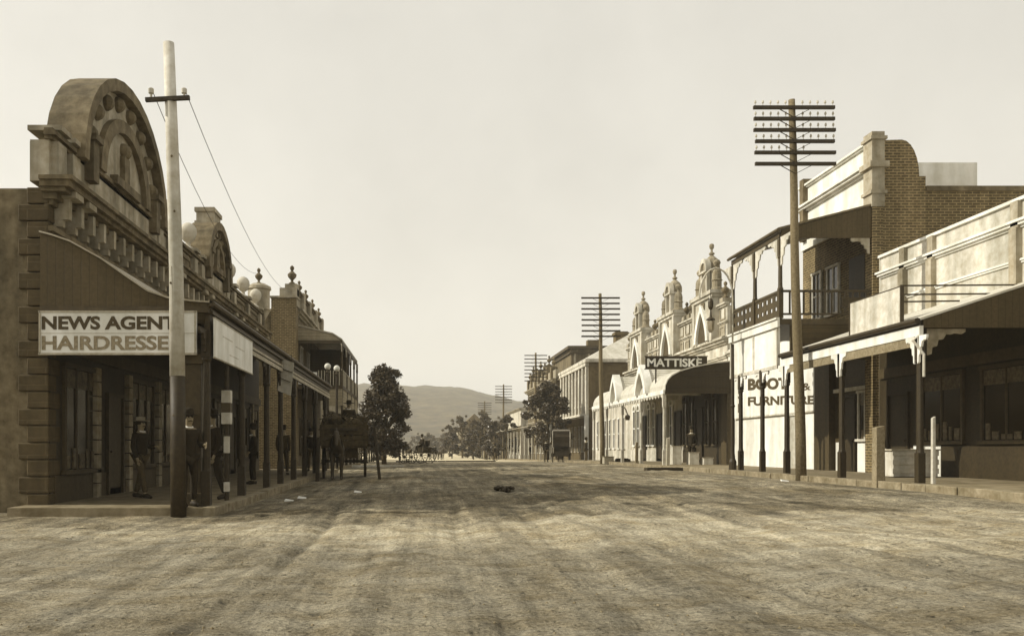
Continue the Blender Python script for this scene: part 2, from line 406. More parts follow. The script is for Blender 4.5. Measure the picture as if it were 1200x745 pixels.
# ------------------------------------------------------------------ shared building pieces
def urn_mb(c, s=1.):
    return MB().lathe(c, [(.16*s,0),(.16*s,.08*s),(.07*s,.14*s),(.06*s,.22*s),(.2*s,.38*s),(.22*s,.5*s),(.1*s,.62*s),(.05*s,.68*s),(.1*s,.76*s),(.1*s,.86*s),(.02*s,.94*s)], 12)
def cornice(mb, X, s, y0, y1, z0, steps):
    """stacked mouldings on a street face; s=+1 street towards +x"""
    z = z0
    for i, (h, p) in enumerate(steps):
        e = .004*i
        mb.box(X - s*.05, X + s*p, y0 - p*.5 - e, y1 + p*.5 + e, z, z + h); z += h
    return mb
def post_mesh(h, w=.15, m=DARKW, name='verandah_post', collar=True, base=.7):
    mb = MB()
    mb.box(-w*.5, w*.5, -w*.5, w*.5, 0, base)
    mb.lathe((0,0,0), [(w*.56, base), (w*.48, base+.06), (w*.46, base+.12), (w*.42, h-.62), (w*.5, h-.6), (w*.62, h-.56), (w*.5, h-.52), (w*.5, h-.5)], 8)
    mb.box(-w*.5, w*.5, -w*.5, w*.5, h-.52, h)
    o = mb.build(name, m); me = o.data; bpy.data.objects.remove(o); return me
def bracket_poly(w, h, sgn=1):
    P = [(0, 0), (w, 0), (w, -.07), (w*.9, -.12)]
    P += [(w*.72, -.1), (w*.62, -h*.22), (w*.5, -h*.2), (w*.42, -h*.4), (w*.3, -h*.42), (w*.26, -h*.66), (w*.14, -h*.7), (w*.12, -h*.95), (0, -h)]
    return [(a*sgn, b) for a, b in P]
def bracket_mesh(w, h, m, axis='x', sides=(1, -1), t=.05, name='bracket'):
    mb = MB()
    for sg in sides:
        P = [(a + sg*.06, b) for a, b in bracket_poly(w, h, sg)]
        mb.prism(P, axis, -t/2, t/2)
    o = mb.build(name, m); me = o.data; bpy.data.objects.remove(o); return me
def window(parent, X, s, y0, y1, z0, z1, frame=WHITE, fw=.08, name='window', bars=1, hbars=1):
    """window on a street face: frame proud, pane set back"""
    mb = MB(); a, b = X + s*.0, X + s*.07
    mb.box(a, b, y0, y0+fw, z0, z1); mb.box(a, b, y1-fw, y1, z0, z1)
    mb.box(a, b + s*.02, y0-.04, y1+.04, z1, z1+fw); mb.box(a, b + s*.05, y0-.06, y1+.06, z0-fw, z0)
    for i in range(bars):
        y = y0 + (y1-y0)*(i+1)/(bars+1); mb.box(a, b - s*.015, y-.025, y+.025, z0, z1)
    for i in range(hbars):
        z = z0 + (z1-z0)*(i+1)/(hbars+1); mb.box(a, b - s*.018, y0+fw, y1-fw, z-.03, z+.03)
    f = mb.build(name, frame, parent)
    MB().box(X + s*.004, X + s*.022, y0+fw*.5, y1-fw*.5, z0+.01, z1-.01).build('pane', GLASS, f)
    if name == 'shop_window':
        rr = random.Random(int(y0*10)); y = y0 + .15
        while y < y1 - .25:
            h = rr.uniform(.15, .55); w_ = rr.uniform(.1, .25); MB().box(X + s*.023, X + s*.05, y, y+w_, z0+.02, z0+h).build('ware', BOTTLE, f); y += w_ + rr.uniform(.04, .2)
        MB().box(X + s*.023, X + s*.035, y0+.1, y1-.1, z1-.4, z1-.02).build('blind', BOTTLE, f)
    return f
def door(parent, X, s, y0, y1, z0, z1, m=DARKW):
    mb = MB(); mb.box(X+s*.003, X + s*.09, y0-.07, y0, z0, z1+.07); mb.box(X+s*.003, X + s*.09, y1, y1+.07, z0, z1+.07); mb.box(X+s*.003, X+s*.09, y0, y1, z1, z1+.07)
    mb.box(X+s*.003, X + s*.03, y0, y1, z0, z1)
    for k in (0, 1):
        mb.box(X + s*.03, X + s*.045, y0+.1, y1-.1, z0+.15+k*(z1-z0)*.5, z0 + (z1-z0)*(.45+k*.5)-.02)
    d = mb.build('door', m, parent); MB().ball((X + s*.08, y0+.1, z0+1), .03).build('handle', IRON, d); return d

# ================================================================== LEFT: news agent's building
XL = -7.2; s = 1
b = thing('shop_building', 'long left shop with rounded stucco pediments, ball finials and dark posted verandah', 'building', (-10, 27, .15))
PED1 = (20.5, 2.8); PED2 = (29.85, 1.65)
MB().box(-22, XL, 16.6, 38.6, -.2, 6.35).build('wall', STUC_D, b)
MB().box(XL+.002, XL+.02, 16.65, 38.5, .1, 5.2).build('verandah_shade_sheet', DARKW, b)  # dark sheet in place of the verandah's shade on the wall

mb = MB(); 
for i in range(19):
    w = .55 if i % 2 else .38
    mb.box(XL - w, XL + .04, 16.52, 16.52 + (.38 if i % 2 else .55), .1 + i*.33, .1 + i*.33 + .31)
mb.build('quoins', ASH, b, bevel=.02)
mb = MB(); cornice(mb, XL, s, 16.6, 38.6, 6.02, [(.1, .12), (.12, .22), (.08, .42), (.12, .52), (.08, .6)])
cornice(mb, XL, s, 16.6, 38.6, 5.45, [(.06, .06), (.1, .14)])
mb.build('cornice', STUC_D, b)
mb = MB(); y = 16.8
while y < 38.5:
    MB().box(XL, XL+.33, y, y+.14, 5.80, 6.2).box(XL, XL+.2, y+.01, y+.13, 5.66, 5.8).build('cornice_bracket', STUC_M, b); y += .62
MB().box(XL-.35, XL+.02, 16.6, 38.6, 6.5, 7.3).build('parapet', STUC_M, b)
mb = MB(); cornice(mb, XL, s, 16.6, 38.6, 7.3, [(.07, .1), (.09, .18), (.05, .12)]); mb.build('coping', STUC_D, b)
piers = [16.9, 24.5, 27.1, 32.9, 35.6, 38.3]
mb = MB()
for y in piers + [17.6, 23.4, 28.0, 31.7]:
    MB().box(XL-.4, XL+.16, y-.2, y+.2, 6.52, 7.3).box(XL-.42, XL+.24, y-.26, y+.26, 7.5, 7.6).box(XL-.05, XL+.5, y-.2, y+.2, 6.2, 6.52).build('parapet_pier', STUC_M, b)
mb = MB()
for a_, b_ in zip([17.8, 24.7, 31.9, 33.1, 35.8], [23.2, 26.9, 32.7, 35.4, 38.1]):
    mb = MB(); y0, y1 = a_+.12, b_-.12; mb.box(XL, XL+.07, y0, y1, 7.12, 7.2); mb.box(XL, XL+.07, y0, y1, 6.62, 6.7); mb.box(XL, XL+.07, y0, y0+.08, 6.7, 7.12); mb.box(XL, XL+.07, y1-.08, y1, 6.7, 7.12); mb.box(XL, XL+.03, y0+.08, y1-.08, 6.7, 7.12)
    mb.build('parapet_panel', STUC_D, b)
ballm = MB().lathe((0,0,0), [(.17,0),(.17,.06),(.08,.1),(.07,.22),(.14,.26),(.22,.36),(.265,.5),(.27,.56),(.25,.68),(.18,.78),(.08,.84),(.02,.85)], 16)
o = ballm.build('ball_finial', STUC_L, None, smooth=True); fm = o.data; bpy.data.objects.remove(o)
for y in piers[1:]: rep('ball_finial', fm, b, (XL-.1, y, 7.6))
for (cy, hw), base, top in ((PED1, 7.3, 9.75), (PED2, 7.3, 9.0)):
    th = .62; h = top - base
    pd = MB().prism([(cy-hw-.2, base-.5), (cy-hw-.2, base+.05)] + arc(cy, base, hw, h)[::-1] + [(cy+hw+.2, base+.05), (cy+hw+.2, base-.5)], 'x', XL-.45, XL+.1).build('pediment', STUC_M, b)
    MB().ring(arc(cy, base, hw+.12, h+.14), arc(cy, base, hw-.12, h-.12), 'x', XL-.5, XL+.34).build('pediment_moulding', STUC_D, pd)
    MB().ring(arc(cy, base+.15, hw*.62, h*.66), arc(cy, base+.15, hw*.5, h*.54), 'x', XL+.08, XL+.24).build('niche_moulding', STUC_D, pd)
    mb = MB()
    for k in (-1, 1):
        MB().box(XL+.08, XL+.3, cy+k*hw*.78-.16, cy+k*hw*.78+.16, base-.3, base+.55).box(XL+.08, XL+.38, cy+k*hw*.78-.22, cy+k*hw*.78+.22, base+.55, base+.68).build('pediment_pier', STUC_D, pd)
    MB().box(XL+.08, XL+.28, cy-hw*.3, cy+hw*.3, base+.1, base+.3).box(XL+.08, XL+.22, cy-.18, cy+.18, base+.3, base+.95).ball((XL+.12, cy, base+1.1), .2).build('pediment_ornament', STUC_D, pd)
    for a in range(20, 161, 20):
        yy = cy + hw*.8*math.cos(R(a)); zz = base + .1 + h*.82*math.sin(R(a)); MB().ball((XL+.12, yy, zz), .1*hw/2+.04, 8).build('rosette', STUC_D, pd)
ch = MB().box(XL-.42, XL+.17, 29.3, 30.35, 8.7, 9.5).box(XL-.47, XL+.22, 29.24, 30.41, 8.98, 9.1).box(XL-.47, XL+.22, 29.24, 30.41, 9.42, 9.56).build('chimney', STUC_M, b)
# corner drum and urn at the far end
dr = MB().lathe((XL-.1, 39.1, 0), [(.15,6.9),(.3,7.2),(.5,7.55),(.56,7.62),(.5,7.7),(.5,8.5),(.57,8.56),(.55,8.68),(.3,8.82),(.1,8.86)], 18).build('corner_turret', STUC_M, b, smooth=False)
urn_mb((XL-.1, 39.1, 8.8), .8).build('urn', STUC_D, dr)
mb = MB(); mb.box(XL-.3, XL+.2, 38.62, 39.0, 6.3, 7.4); mb.box(XL-.2, XL+.35, 38.62, 38.9, 6.0, 6.5); mb.build('end_scroll', STUC_D, b)
# curved verandah roof
prof = [(-7.18, 5.42), (-6.95, 5.36), (-6.6, 5.24), (-6.04, 4.93), (-5.5, 4.55), (-5.13, 4.30), (-4.75, 4.17), (-4.3, 4.11), (-3.9, 4.08)]
VY0, VY1 = 16.2, 38.2
roof = MB().prism(prof + [(x, z-.03) for x, z in prof[::-1]], 'y', VY0-.05, VY1).build('verandah_roof', CORR, b)
MB().prism([(x, z-.035) for x, z in prof] + [(-3.98, 3.9), (-7.18, 3.9)], 'y', VY0, VY0+.05).build('verandah_end_panel', PANEL, b)
mb = MB(); mb.box(-7.18, -3.97, VY0-.03, VY0+.1, 3.87, 3.99); mb.box(-4.1, -3.96, VY0+.1, VY1, 3.93, 4.05); mb.box(-4.08, -3.98, VY0+.1, VY1, 3.55, 3.93)
mb.tube([(-3.9, VY0-.05, 4.04), (-3.9, VY1, 4.04)], .06, 8)
mb.box(-3.98, -3.92, VY0+.1, VY1, 3.86, 3.92)
mb.build('verandah_fascia', BROWN, b)
mb = MB(); mb.box(-3.97, -3.94, 20.1, VY1, 3.52, 3.62); mb.box(-3.96, -3.945, 20.1, VY1, 3.66, 3.72); mb.build('fascia_trim', PALEW, b)
pm = post_mesh(3.42, .17); bm_ = bracket_mesh(.5, .45, DARKW, 'x')
for y in (16.25, 19.5, 22.7, 25, 27.6, 30.3, 33.3, 36.9):
    p = rep('verandah_post', pm, b, (-4.03, y, PL(y)-.02)); p.scale.z = (3.56 - PL(y)) / 3.42
    rep('bracket', bm_, p, (-4.03, y, 3.55)).location = (0, 0, 3.42)
mb = MB(); mb.box(-4.48, -4.14, 16.26, 16.6, .1, 3.2); mb.box(-4.53, -4.09, 16.2, 16.66, 2.9, 3.09); mb.box(-4.53, -4.09, 16.2, 16.66, .1, .45); mb.build('corner_pier', BROWN, b, bevel=.015)
# shop fronts in the shade
y = 17.2; k = 0
while y < 37:
    w = 1.9 if k % 3 != 1 else 1.15; zb = PL(y)
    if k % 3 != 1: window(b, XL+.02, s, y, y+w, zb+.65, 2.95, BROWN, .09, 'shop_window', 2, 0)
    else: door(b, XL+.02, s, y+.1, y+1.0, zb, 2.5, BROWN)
    y += w + .45; k += 1
mb = MB()
for y in (18.9, 21.0, 23.4, 26.0, 28.7, 31.3, 34, 36.6):
    for i in range(9): mb.box(XL, XL+.14, y-.13, y+.13, PL(y)+i*.32, PL(y)+i*.32+.29)
mb.build('shop_pilasters', STUC_G, b)
mb = MB(); mb.box(XL, XL+.12, 16.8, 38.4, 3.2, 3.5); mb.box(XL, XL+.05, 16.8, 38.4, .2, .75); mb.build('shop_fascia', BROWN, b)
# signs on it
sg = thing('sign_board', 'white board lettered NEWS AGENT HAIRDRESSER across the end of the left verandah', 'sign', (-5.67, 16.1, 3.1))
MB().box(-7.16, -4.18, 16.10, 16.14, 3.1, 3.86).build('board', WHITE, sg)
mb = MB(); 
for a_ in (-7.15, -4.22): mb.box(a_, a_+.03, 16.08, 16.15, 3.08, 3.88)
mb.box(-7.16, -4.18, 16.08, 16.15, 3.06, 3.10); mb.box(-7.16, -4.18, 16.08, 16.15, 3.86, 3.89); mb.box(-7.12,-4.22,16.096,16.10,3.462,3.472); mb.build('frame', PALEW, sg)
def flat(y, x0, x1, z0, z1): return lambda u, v: (x0 + (x1-x0)*u, y, z0 + (z1-z0)*v)
lettering('NEWS AGENT', flat(16.099, -7.1, -4.56, 3.535, 3.79), INK, sg, bold=.036, depth=(0,-.008,0))
lettering('HAIRDRESSER', flat(16.099, -7.1, -4.42, 3.15, 3.42), INK_L, sg, bold=.032, depth=(0,-.008,0))
sg = thing('fascia_sign', 'long blank white sign board hung along the street edge of the left verandah, faded writing', 'sign', (-3.9, 18, 3.05))
MB().box(-3.90, -3.87, 16.25, 19.95, 3.04, 3.77).build('board', WHITE, sg)
mb = MB(); mb.box(-3.905, -3.86, 16.23, 19.97, 3.015, 3.04); mb.box(-3.905, -3.86, 16.23, 19.97, 3.77, 3.79); mb.build('frame', PALEW, sg)
mb = MB()
for y, z in ((16.9, 3.5), (18.1, 3.44), (17.5, 3.2)): mb.box(-3.87, -3.868, y, y+.9, z, z+.025)
mb.build('faded_writing', OFFW, sg)
sg = thing('hanging_sign', 'tilted white board hanging askew from the left verandah fascia between two posts', 'sign', (-3.85, 24.8, 2.9))
mb = MB(); mb.hexa([(-4.1,24.9,2.98),(-3.72,24.9,2.83),(-3.72,24.95,2.83),(-4.1,24.95,2.98),(-3.98,24.86,3.92),(-3.62,24.86,3.79),(-3.62,24.91,3.79),(-3.98,24.91,3.92)]); mb.build('board', OFFW, sg)
MB().bar((-3.97,24.88,3.93),(-3.97,24.9,4.02),.02).bar((-3.66,24.88,3.8),(-3.7,24.9,4.02),.02).bar((-3.99,24.84,3.62),(-3.66,24.84,3.5),.02,.025).bar((-4.03,24.85,3.35),(-3.72,24.85,3.22),.02,.02).build('hanger', IRON, sg)
bp = thing('barber_pole', 'tall slim post with white and dark barber bands under the left verandah edge', 'barber pole', (-3.98, 17.75, PL(17.75)))
MB().tube([(-3.98,17.75,PL(17.7)-.02),(-3.98,17.75,3.6)], .05, 10).build('pole', DARKW, bp)
for z0, z1, w in ((2.24, 2.5, .095), (1.8, 2.04, .095), (1.2, 1.55, .056), (.4, .6, .056)):
    MB().box(-3.98-w, -3.98+w, 17.75-w, 17.75+w, z0, z1).build('painted_band', OFFW, bp, bevel=.01)
MB().box(-4.073, -3.887, 17.657, 17.843, 2.04, 2.24).build('dark_band', BROWN, bp)

# whitewashed pole in front
tp = thing('whitewashed_pole', 'tall leaning round pole, whitewashed above and dark tarred below, standing at the left corner', 'pole', (-4.38, 15.6, .1))
MB().tube([(-4.38,15.6,-.1),(-4.39,15.6,1.5),(-4.40,15.6,2.62)], [.145,.14,.137], 14).build('tarred_base', DARKW, tp, smooth=True)
MB().tube([(-4.40,15.6,2.615),(-4.42,15.6,4.5),(-4.50,15.6,7.0),(-4.56,15.6,8.7)], [.14,.13,.112,.1], 14).build('whitewashed_shaft', OFFW, tp, smooth=True)
mb = MB()
for z_, a_ in ((1.9,-100),(3.2,-60),(4.3,-120),(5.6,-80),(6.6,-100)): mb.ball((-4.40-.02*z_*.4+.12*math.cos(R(a_)), 15.6+.12*math.sin(R(a_)), z_), .022, 6)
mb.bar((-4.43,15.48,3.3),(-4.47,15.49,4.6),.012,.02).bar((-4.38,15.475,2.7),(-4.39,15.48,3.5),.01,.02)
mb.build('knots_and_cracks', STUC_D, tp)
MB().bar((-4.95,15.5,7.62),(-4.15,15.5,7.66),.07,.07).build('crossarm', DARKW, tp)
for x in (-4.85, -4.25): MB().lathe((x,15.5,7.66), [(.02,0),(.02,.06),(.05,.08),(.05,.16),(.02,.18)], 8).build('insulator', STUC_L, tp)
def wire(a, b, sag, name, label):
    a = Vector(a); b = Vector(b)
    pts = [a.lerp(b, t) - Vector((0,0,sag*4*t*(1-t))) for t in [i/14 for i in range(15)]]
    tag(MB().tube(pts, .007, 5).build(name, IRON), label, 'wire', 'overhead wires')
wire((-4.25,15.5,7.84),(-6.7,45.5,9.6),.95,'overhead_wire','sagging overhead wire from the right end of the whitewashed pole\'s crossarm')
wire((-4.85,15.5,7.84),(-7.3,39.1,9.3),.9,'overhead_wire','sagging overhead wire from the left end of the whitewashed pole\'s crossarm')

# ================================================================== LEFT: two-storey building behind
XB = -6.6
b = thing('balcony_building', 'two storey building with brick end pier and roofed balcony beyond the left shops', 'building', (-9, 51, .2))
MB().box(-20, XB-.02, 45.3, 58, -.2, 8.7).build('wall', STUC_D, b)
MB().box(-8.9, -6.5, 45, 45.9, 0, 4.6).box(-7.75, -6.45, 45, 45.9, 4.6, 9.3).build('brick_pier', BRICK, b)
MB().box(-7.3, -6.4, 44.95, 45.95, 9.3, 9.75).box(-7.8, -6.35, 44.9, 46, 9.22, 9.32).build('pier_cap', STUC_M, b)
mb = MB(); cornice(mb, XB, 1, 46, 58, 8.5, [(.1,.1),(.12,.25),(.1,.4)]); mb.build('cornice', STUC_M, b)
MB().box(XB-.4, XB, 46, 58, 8.8, 9.7).build('parapet', STUC_M, b)
mb = MB(); cornice(mb, XB, 1, 46, 58, 9.7, [(.08,.08),(.1,.18)]); mb.build('coping', STUC_D, b)
for y, sc in ((45.5, 1.1), (48.2, .8), (51, .8), (54.2, .8), (57.6, .8)):
    p = MB().box(XB-.45, XB+.2, y-.35, y+.35, 8.83, 10.0).build('parapet_pier', STUC_M, b)
    urn_mb((XB-.12, y, 10.0), sc).build('urn', STUC_D, p)
ra = [(-6.6, 8.0), (-4.6, 7.52), (-4.1, 7.2)]
MB().prism(ra + [(x, z-.08) for x, z in ra[::-1]], 'y', 46, 57.6).build('balcony_roof', CORR, b)
MB().prism([(-6.6, 7.9), (-4.6, 7.43), (-4.15, 7.12), (-6.6, 7.12)], 'y', 46.05, 46.1).build('roof_end_panel', BOARD, b)
MB().box(-4.2, -4.1, 46, 57.6, 6.9, 7.12).box(-6.58, -4.2, 46.0, 46.1, 6.95, 7.118).build('balcony_fascia', BROWN, b)
MB().box(-6.6, -4.05, 46, 57.6, 4.5, 4.68).build('balcony_floor', BROWN, b)
MB().box(-4.15, -4.08, 46, 57.6, 3.6, 4.5).box(-5.1, -4.15, 46.02, 46.08, 3.6, 4.5).build('boarded_frieze', BOARD, b)
ph = post_mesh(2.3, .13, BROWN); pl = post_mesh(4.3, .14, DARKW); bk = bracket_mesh(.45, .4, OFFW, 'x', t=.04)
for y in (46.1, 49, 52, 54.8, 57.5):
    rep('balcony_post', ph, b, (-4.12, y, 4.66)); rep('bracket', bk, b, (-4.12, y, 6.9)); rep('verandah_post', pl, b, (-4.12, y, PL(y)))
mb = MB(); mb.box(-4.16, -4.1, 46, 57.6, 5.5, 5.57); y = 46.2
while y < 57.5: mb.box(-4.145, -4.115, y, y+.05, 4.7, 5.5); y += .16
x = -5.4
while x < -4.15: mb.box(x, x+.05, 46.05, 46.08, 4.7, 5.5); x += .16
mb.build('balustrade', PALEW, b)
MB().box(-6.55, -5.45, 46.0, 46.04, 4.75, 5.4).build('balcony_screen', WHITE, b)
MB().box(-6.58, -4.2, 52.0, 52.06, 4.69, 7.3).build('balcony_partition', BOARDD, b)
for y in (47.5, 50.5, 53.5): window(b, XB, 1, y, y+1, 5, 6.9, OFFW, .08); window(b, XB, 1, y, y+1.4, 1, 2.9, BROWN)
# white screens with balls in front
for i, (x, y) in enumerate(((-4.4, 41.5), (-4.05, 42.5))):
    t = thing('lamp_post', ['short verandah lamp post with a white globe, the nearer of two by the balcony building', 'short verandah lamp post with a white globe, the farther of two by the balcony building'][i], 'lamp', (x, y, PL(40)), 'globe lamps at the verandah corner')
    MB().tube([(x,y,.1),(x,y,4.95)], [.08,.06], 10).build('post', DARKW, t)
    MB().lathe((x,y,4.95), [(.08,0),(.12,.04),(.06,.1),(.06,.14)], 10).build('collar', IRON, t)
    MB().ball((x,y,5.27), .16, 14).build('globe', WHITE, t, smooth=True)
# left far: low shops behind tree
def low_shop(name, label, x0, x1, y0, y1, z, m, roofm=CORR, s=1, ver=True, xv=None, cat='shop', n=3, zv=3.6, posts=True):
    zb = G(0, (y0+y1)/2)
    b = thing(name, label, cat, ((x0+x1)/2, (y0+y1)/2, zb))
    Xf = x1 if s > 0 else x0
    MB().box(x0, x1, y0, y1, -1, z).build('wall', m, b)
    mb = MB(); cornice(mb, Xf, s, y0, y1, z-.3, [(.1,.1),(.1,.22),(.08,.3)]); mb.build('cornice', STUC_M, b)
    for i in range(n):
        y = y0 + (y1-y0)*(i+.5)/n
        window(b, Xf, s, y-.6, y+.6, zb+.9, zb+2.7, OFFW, .1)
    if ver:
        xv = xv if xv is not None else Xf + s*3
        P = [(Xf+s*.01, zv+.7), (xv, zv)]
        MB().prism(P + [(a, c-.06) for a, c in P[::-1]], 'y', y0, y1).build('verandah_roof', roofm, b)
        MB().box(xv-.05, xv+.05, y0, y1, zv-.3, zv-.07).build('verandah_fascia', BROWN, b)
        me = post_mesh(zv-.3-zb+.3, .16, DARKW); k = max(2, int((y1-y0)/3.2))
        for i in range(k+1): rep('verandah_post', me, b, (xv, y0+.1+(y1-y0-.2)*i/k, zb-.3))
    return b
low_shop('corner_shop', 'low pale shop with verandah half hidden behind the left tree', -16, -7, 66, 84, 5.2, STUC_M, xv=-4.4)
low_shop('far_shop', 'distant low shop in the haze on the left side of the street', -18, -8, 92, 118, 5.0, STUC_D, xv=-5)

# ================================================================== RIGHT: near white building
XR = 14.5; s = -1; XV = 11.3
b = thing('white_shop_building', 'near right shop with tall white moulded parapet and a dark posted verandah', 'building', (17, 22, .5))
MB().box(XR, 26, 16.2, 26.85, -.2, 7.25).build('wall', OFFW, b)
mb = MB(); cornice(mb, XR, -1, 16.2, 26.7, 6.6, [(.06,.05),(.07,.12),(.06,.17)]); cornice(mb, XR, -1, 16.2, 26.7, 5.75, [(.05,.04),(.05,.07)])
mb.box(XR-.07, XR+.3, 16.2, 26.8, 7.25, 7.33); mb.build('cornice', WHITE, b)
mb = MB()
for y in (24.0, 25.4, 20.6): MB().box(XR-.16, XR, y-.13, y+.13, 5.2, 6.6).box(XR-.12, XR, y-.13, y+.13, 6.6, 7.25).build('parapet_pilaster', STUC_M, b)
y0, y1 = 19.1, 26.35
rp = [(14.49, 5.28), (11.2, 4.2)]
MB().prism(rp + [(11.2, 4.15), (14.49, 5.23)], 'y', y0, y1).build('verandah_roof', CORR_L, b)
MB().prism([(14.49, 5.22), (11.32, 4.18), (11.32, 4.0), (14.49, 4.0)], 'y', y0+.02, y0+.07).build('verandah_end_panel', PANEL, b)
MB().tube([(11.17, y0-.02, 4.15), (11.17, y1, 4.15)], .07, 8).box(11.2, 11.26, y0, y1, 4.05, 4.145).build('gutter', DARKW, b)
MB().box(11.22, 11.31, y0, y1, 3.82, 4.045).build('verandah_fascia', WHITE, b)
MB().box(11.24, 11.3, y0+.1, y1-.1, 3.6, 3.82).build('verandah_beam', MIDW, b)
pm2 = post_mesh(3.3, .16, DARKW); bkL = bracket_mesh(.34, .62, WHITE, 'x', t=.05); bkE = bracket_mesh(.87, .6, STUC_G, 'y', sides=(1,), t=.05)
for y in (19.25, 22.8, 26.2):
    p = rep('verandah_post', pm2, b, (XV+.02, y, PR(y)-.02)); p.scale.z = (3.84 - PR(y)) / 3.3
    rep('bracket', bkL, b, (XV-.05, y, 3.82))
rep('end_bracket', bkE, b, (XV+.1, y0+.14, 3.99))
MB().tube([(11.25,19.15,3.85),(11.1,19.15,3.72),(11.32,19.1,3.4),(11.32,19.1,2.9)], .03, 8).build('downpipe', OFFW, b)
sgn = thing('roof_sign_board', 'blank off-white sign board standing on the near right verandah roof', 'sign', (11.4, 21.3, 4.25))
MB().box(11.42, 11.46, 20.2, 22.55, 4.26, 5.12).build('board', OFFW, sgn)
MB().box(11.4, 11.48, 20.16, 20.2, 4.24, 5.16).box(11.4, 11.48, 22.55, 22.59, 4.24, 5.14).box(11.41,11.47,20.2,22.55,5.12,5.14).build('frame', IRON, sgn)
for z, x1 in ((5.14, 14.3), (4.93, 13.6), (4.76, 12.8)): MB().bar((11.44, 20.18, z), (x1, 20.18, z+.02), .035).build('rail', IRON, sgn)
# shop front
MB().box(XR-.02, XR-.002, 16.3, 26.8, 1.3, 5.1).build('verandah_shade_sheet', DARKW, b)  # darkness under the verandah laid on as a dark sheet
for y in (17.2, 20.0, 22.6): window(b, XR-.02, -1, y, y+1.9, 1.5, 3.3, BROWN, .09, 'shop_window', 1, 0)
MB().box(XR-.05, XR-.003, 23.6, 24.9, .4, 1.38).build('stall_riser', WHITE, b)
MB().box(XR-.05, XR-.021, 16.3, 23.58,   .4, 1.38).build('stall_riser_shade', DARKW, b)  # riser coloured dark to deepen the shade inside the verandah
MB().box(XR-.1, XR-.003, 16.3, 26.7, 3.45, 3.75).build('shop_fascia', BROWN, b)
door(b, XR, -1, 25.2, 26.2, PR(25), 2.9)

# ================================================================== RIGHT: brick balcony building
b = thing('brick_balcony_building', 'tall brick building with white parapet and an iron roofed balcony over the right footpath', 'building', (17, 29.5, .5))
YA, YB = 26.9, 32.2
MB().box(XR+.02, 27, YA, YB, -.2, 9.4).build('wall', BRICK, b)
poly = [(14.52, 9.4), (14.52, 11.0)] + [(15.25, 11.02)] + [(15.25 + .55*math.sin(R(a)), 11.02 - 1.15*(1-math.cos(R(a)))) for a in range(15, 91, 15)] + [(16.0, 9.87), (16.0, 9.4)]
MB().prism(poly, 'y', YA+.002, YA+.4).build('curved_gable_parapet', BRICK, b)
MB().box(16.0, 27, YA-.06, YA+.45, 9.4, 9.55).build('wall_coping', STUC_D, b)
MB().box(14.3, 14.62, YA-.06, YA+.4, 0.3, 8.9).build('brick_pier', BRICK, b)
MB().box(14.26, 14.66, YA-.09, YA+.43, 8.9, 11.25).box(14.2, 14.72, YA-.15, YA+.48, 11.0, 11.1).box(14.16, 14.76, YA-.19, YA+.5, 10.12, 10.3).box(14.2, 14.72, YA-.14, YA+.47, 9.3, 9.4).build('stone_pier', STUC_M, b)
MB().box(XR-.02, XR+.35, YA+.43, YB, 9.4, 11.0).box(XR-.06, XR+.02, YA+.43, YB, 8.7, 9.4).build('white_parapet', WHITE, b)
mb = MB(); cornice(mb, XR, -1, YA+.45, YB, 10.1, [(.07,.1),(.08,.22),(.07,.3)]); cornice(mb, XR, -1, YA+.45, YB, 10.98, [(.05,.1),(.07,.16)]); mb.build('cornice', WHITE, b)
MB().box(XR-.2, XR+.2, YB-.5, YB-.2, 9.0, 11.3).build('end_pier', STUC_D, b)
# balcony
bx = 11.45; by0, by1 = 26.9, 31.1
rp = [(14.3, 9.0), (bx-.12, 8.24)]
MB().prism(rp + [(a, c-.06) for a, c in rp[::-1]], 'y', by0-.05, by1+.1).build('balcony_roof', CORR_D, b)
MB().prism([(14.3, 8.93), (bx, 8.17), (bx, 7.92), (14.3, 7.92)], 'y', by0, by0+.05).build('balcony_end_panel', PANEL, b)
MB().box(bx-.04, bx+.04, by0+.06, by1, 7.95, 8.12).tube([(bx-.12, by0-.06, 8.17), (bx-.12, by1+.1, 8.17)], .05, 8).build('balcony_fascia', BROWN, b)
MB().box(bx-.1, 14.48, by0, by1, 5.2, 5.38).build('balcony_floor', BROWN, b)
MB().box(bx-.13, bx-.06, by0-.02, by1+.02, 5.12, 5.36).box(bx-.18, bx-.06, by0-.02, by1+.02, 5.361, 5.42).build('floor_fascia', WHITE, b)
MB().box(bx+.3, 14.3, by0+.02, by0+.1, 4.1, 5.19).build('under_floor_boards', BOARDD, b)
MB().box(bx-.06, bx, by0+.1, by1, 3.92, 5.11).build('sign_panels', WHITE, b)
MB().box(bx-.09, bx-.062, by0+.1, by0+.2, 3.9, 5.11).box(bx-.09, bx-.062, 28.9, 29.0, 3.9, 5.11).box(bx-.09, bx-.062, by1-.1, by1, 3.9, 5.11).box(bx-.1, bx-.06, by0+.1, by1, 3.82, 3.93).build('panel_frame', OFFW, b)
pb = post_mesh(2.5, .14, BROWN, base=.95); bw = bracket_mesh(.85, .9, OFFW, 'x', t=.04)
for y in (by0+.08, 29.0, by1-.08): rep('balcony_post', pb, b, (bx, y, 5.4)); rep('bracket', bw, b, (bx, y, 7.95))
rep('end_bracket', bracket_mesh(.6, .5, STUC_M, 'y', sides=(-1,), t=.05), b, (14.3, by0+.03, 7.92))
mb = MB(); mb.box(bx-.04, bx+.04, by0, by1, 6.22, 6.3); mb.box(bx-.04, bx+.04, by0, by1, 5.46, 5.52); mb.box(bx-.015, bx+.015, by0, by1, 5.52, 5.68); mb.box(bx-.015, bx+.015, by0, by1, 5.8, 6.0); mb.box(bx-.015, bx+.015, by0, by1, 6.14, 6.22)
y = by0 + .1
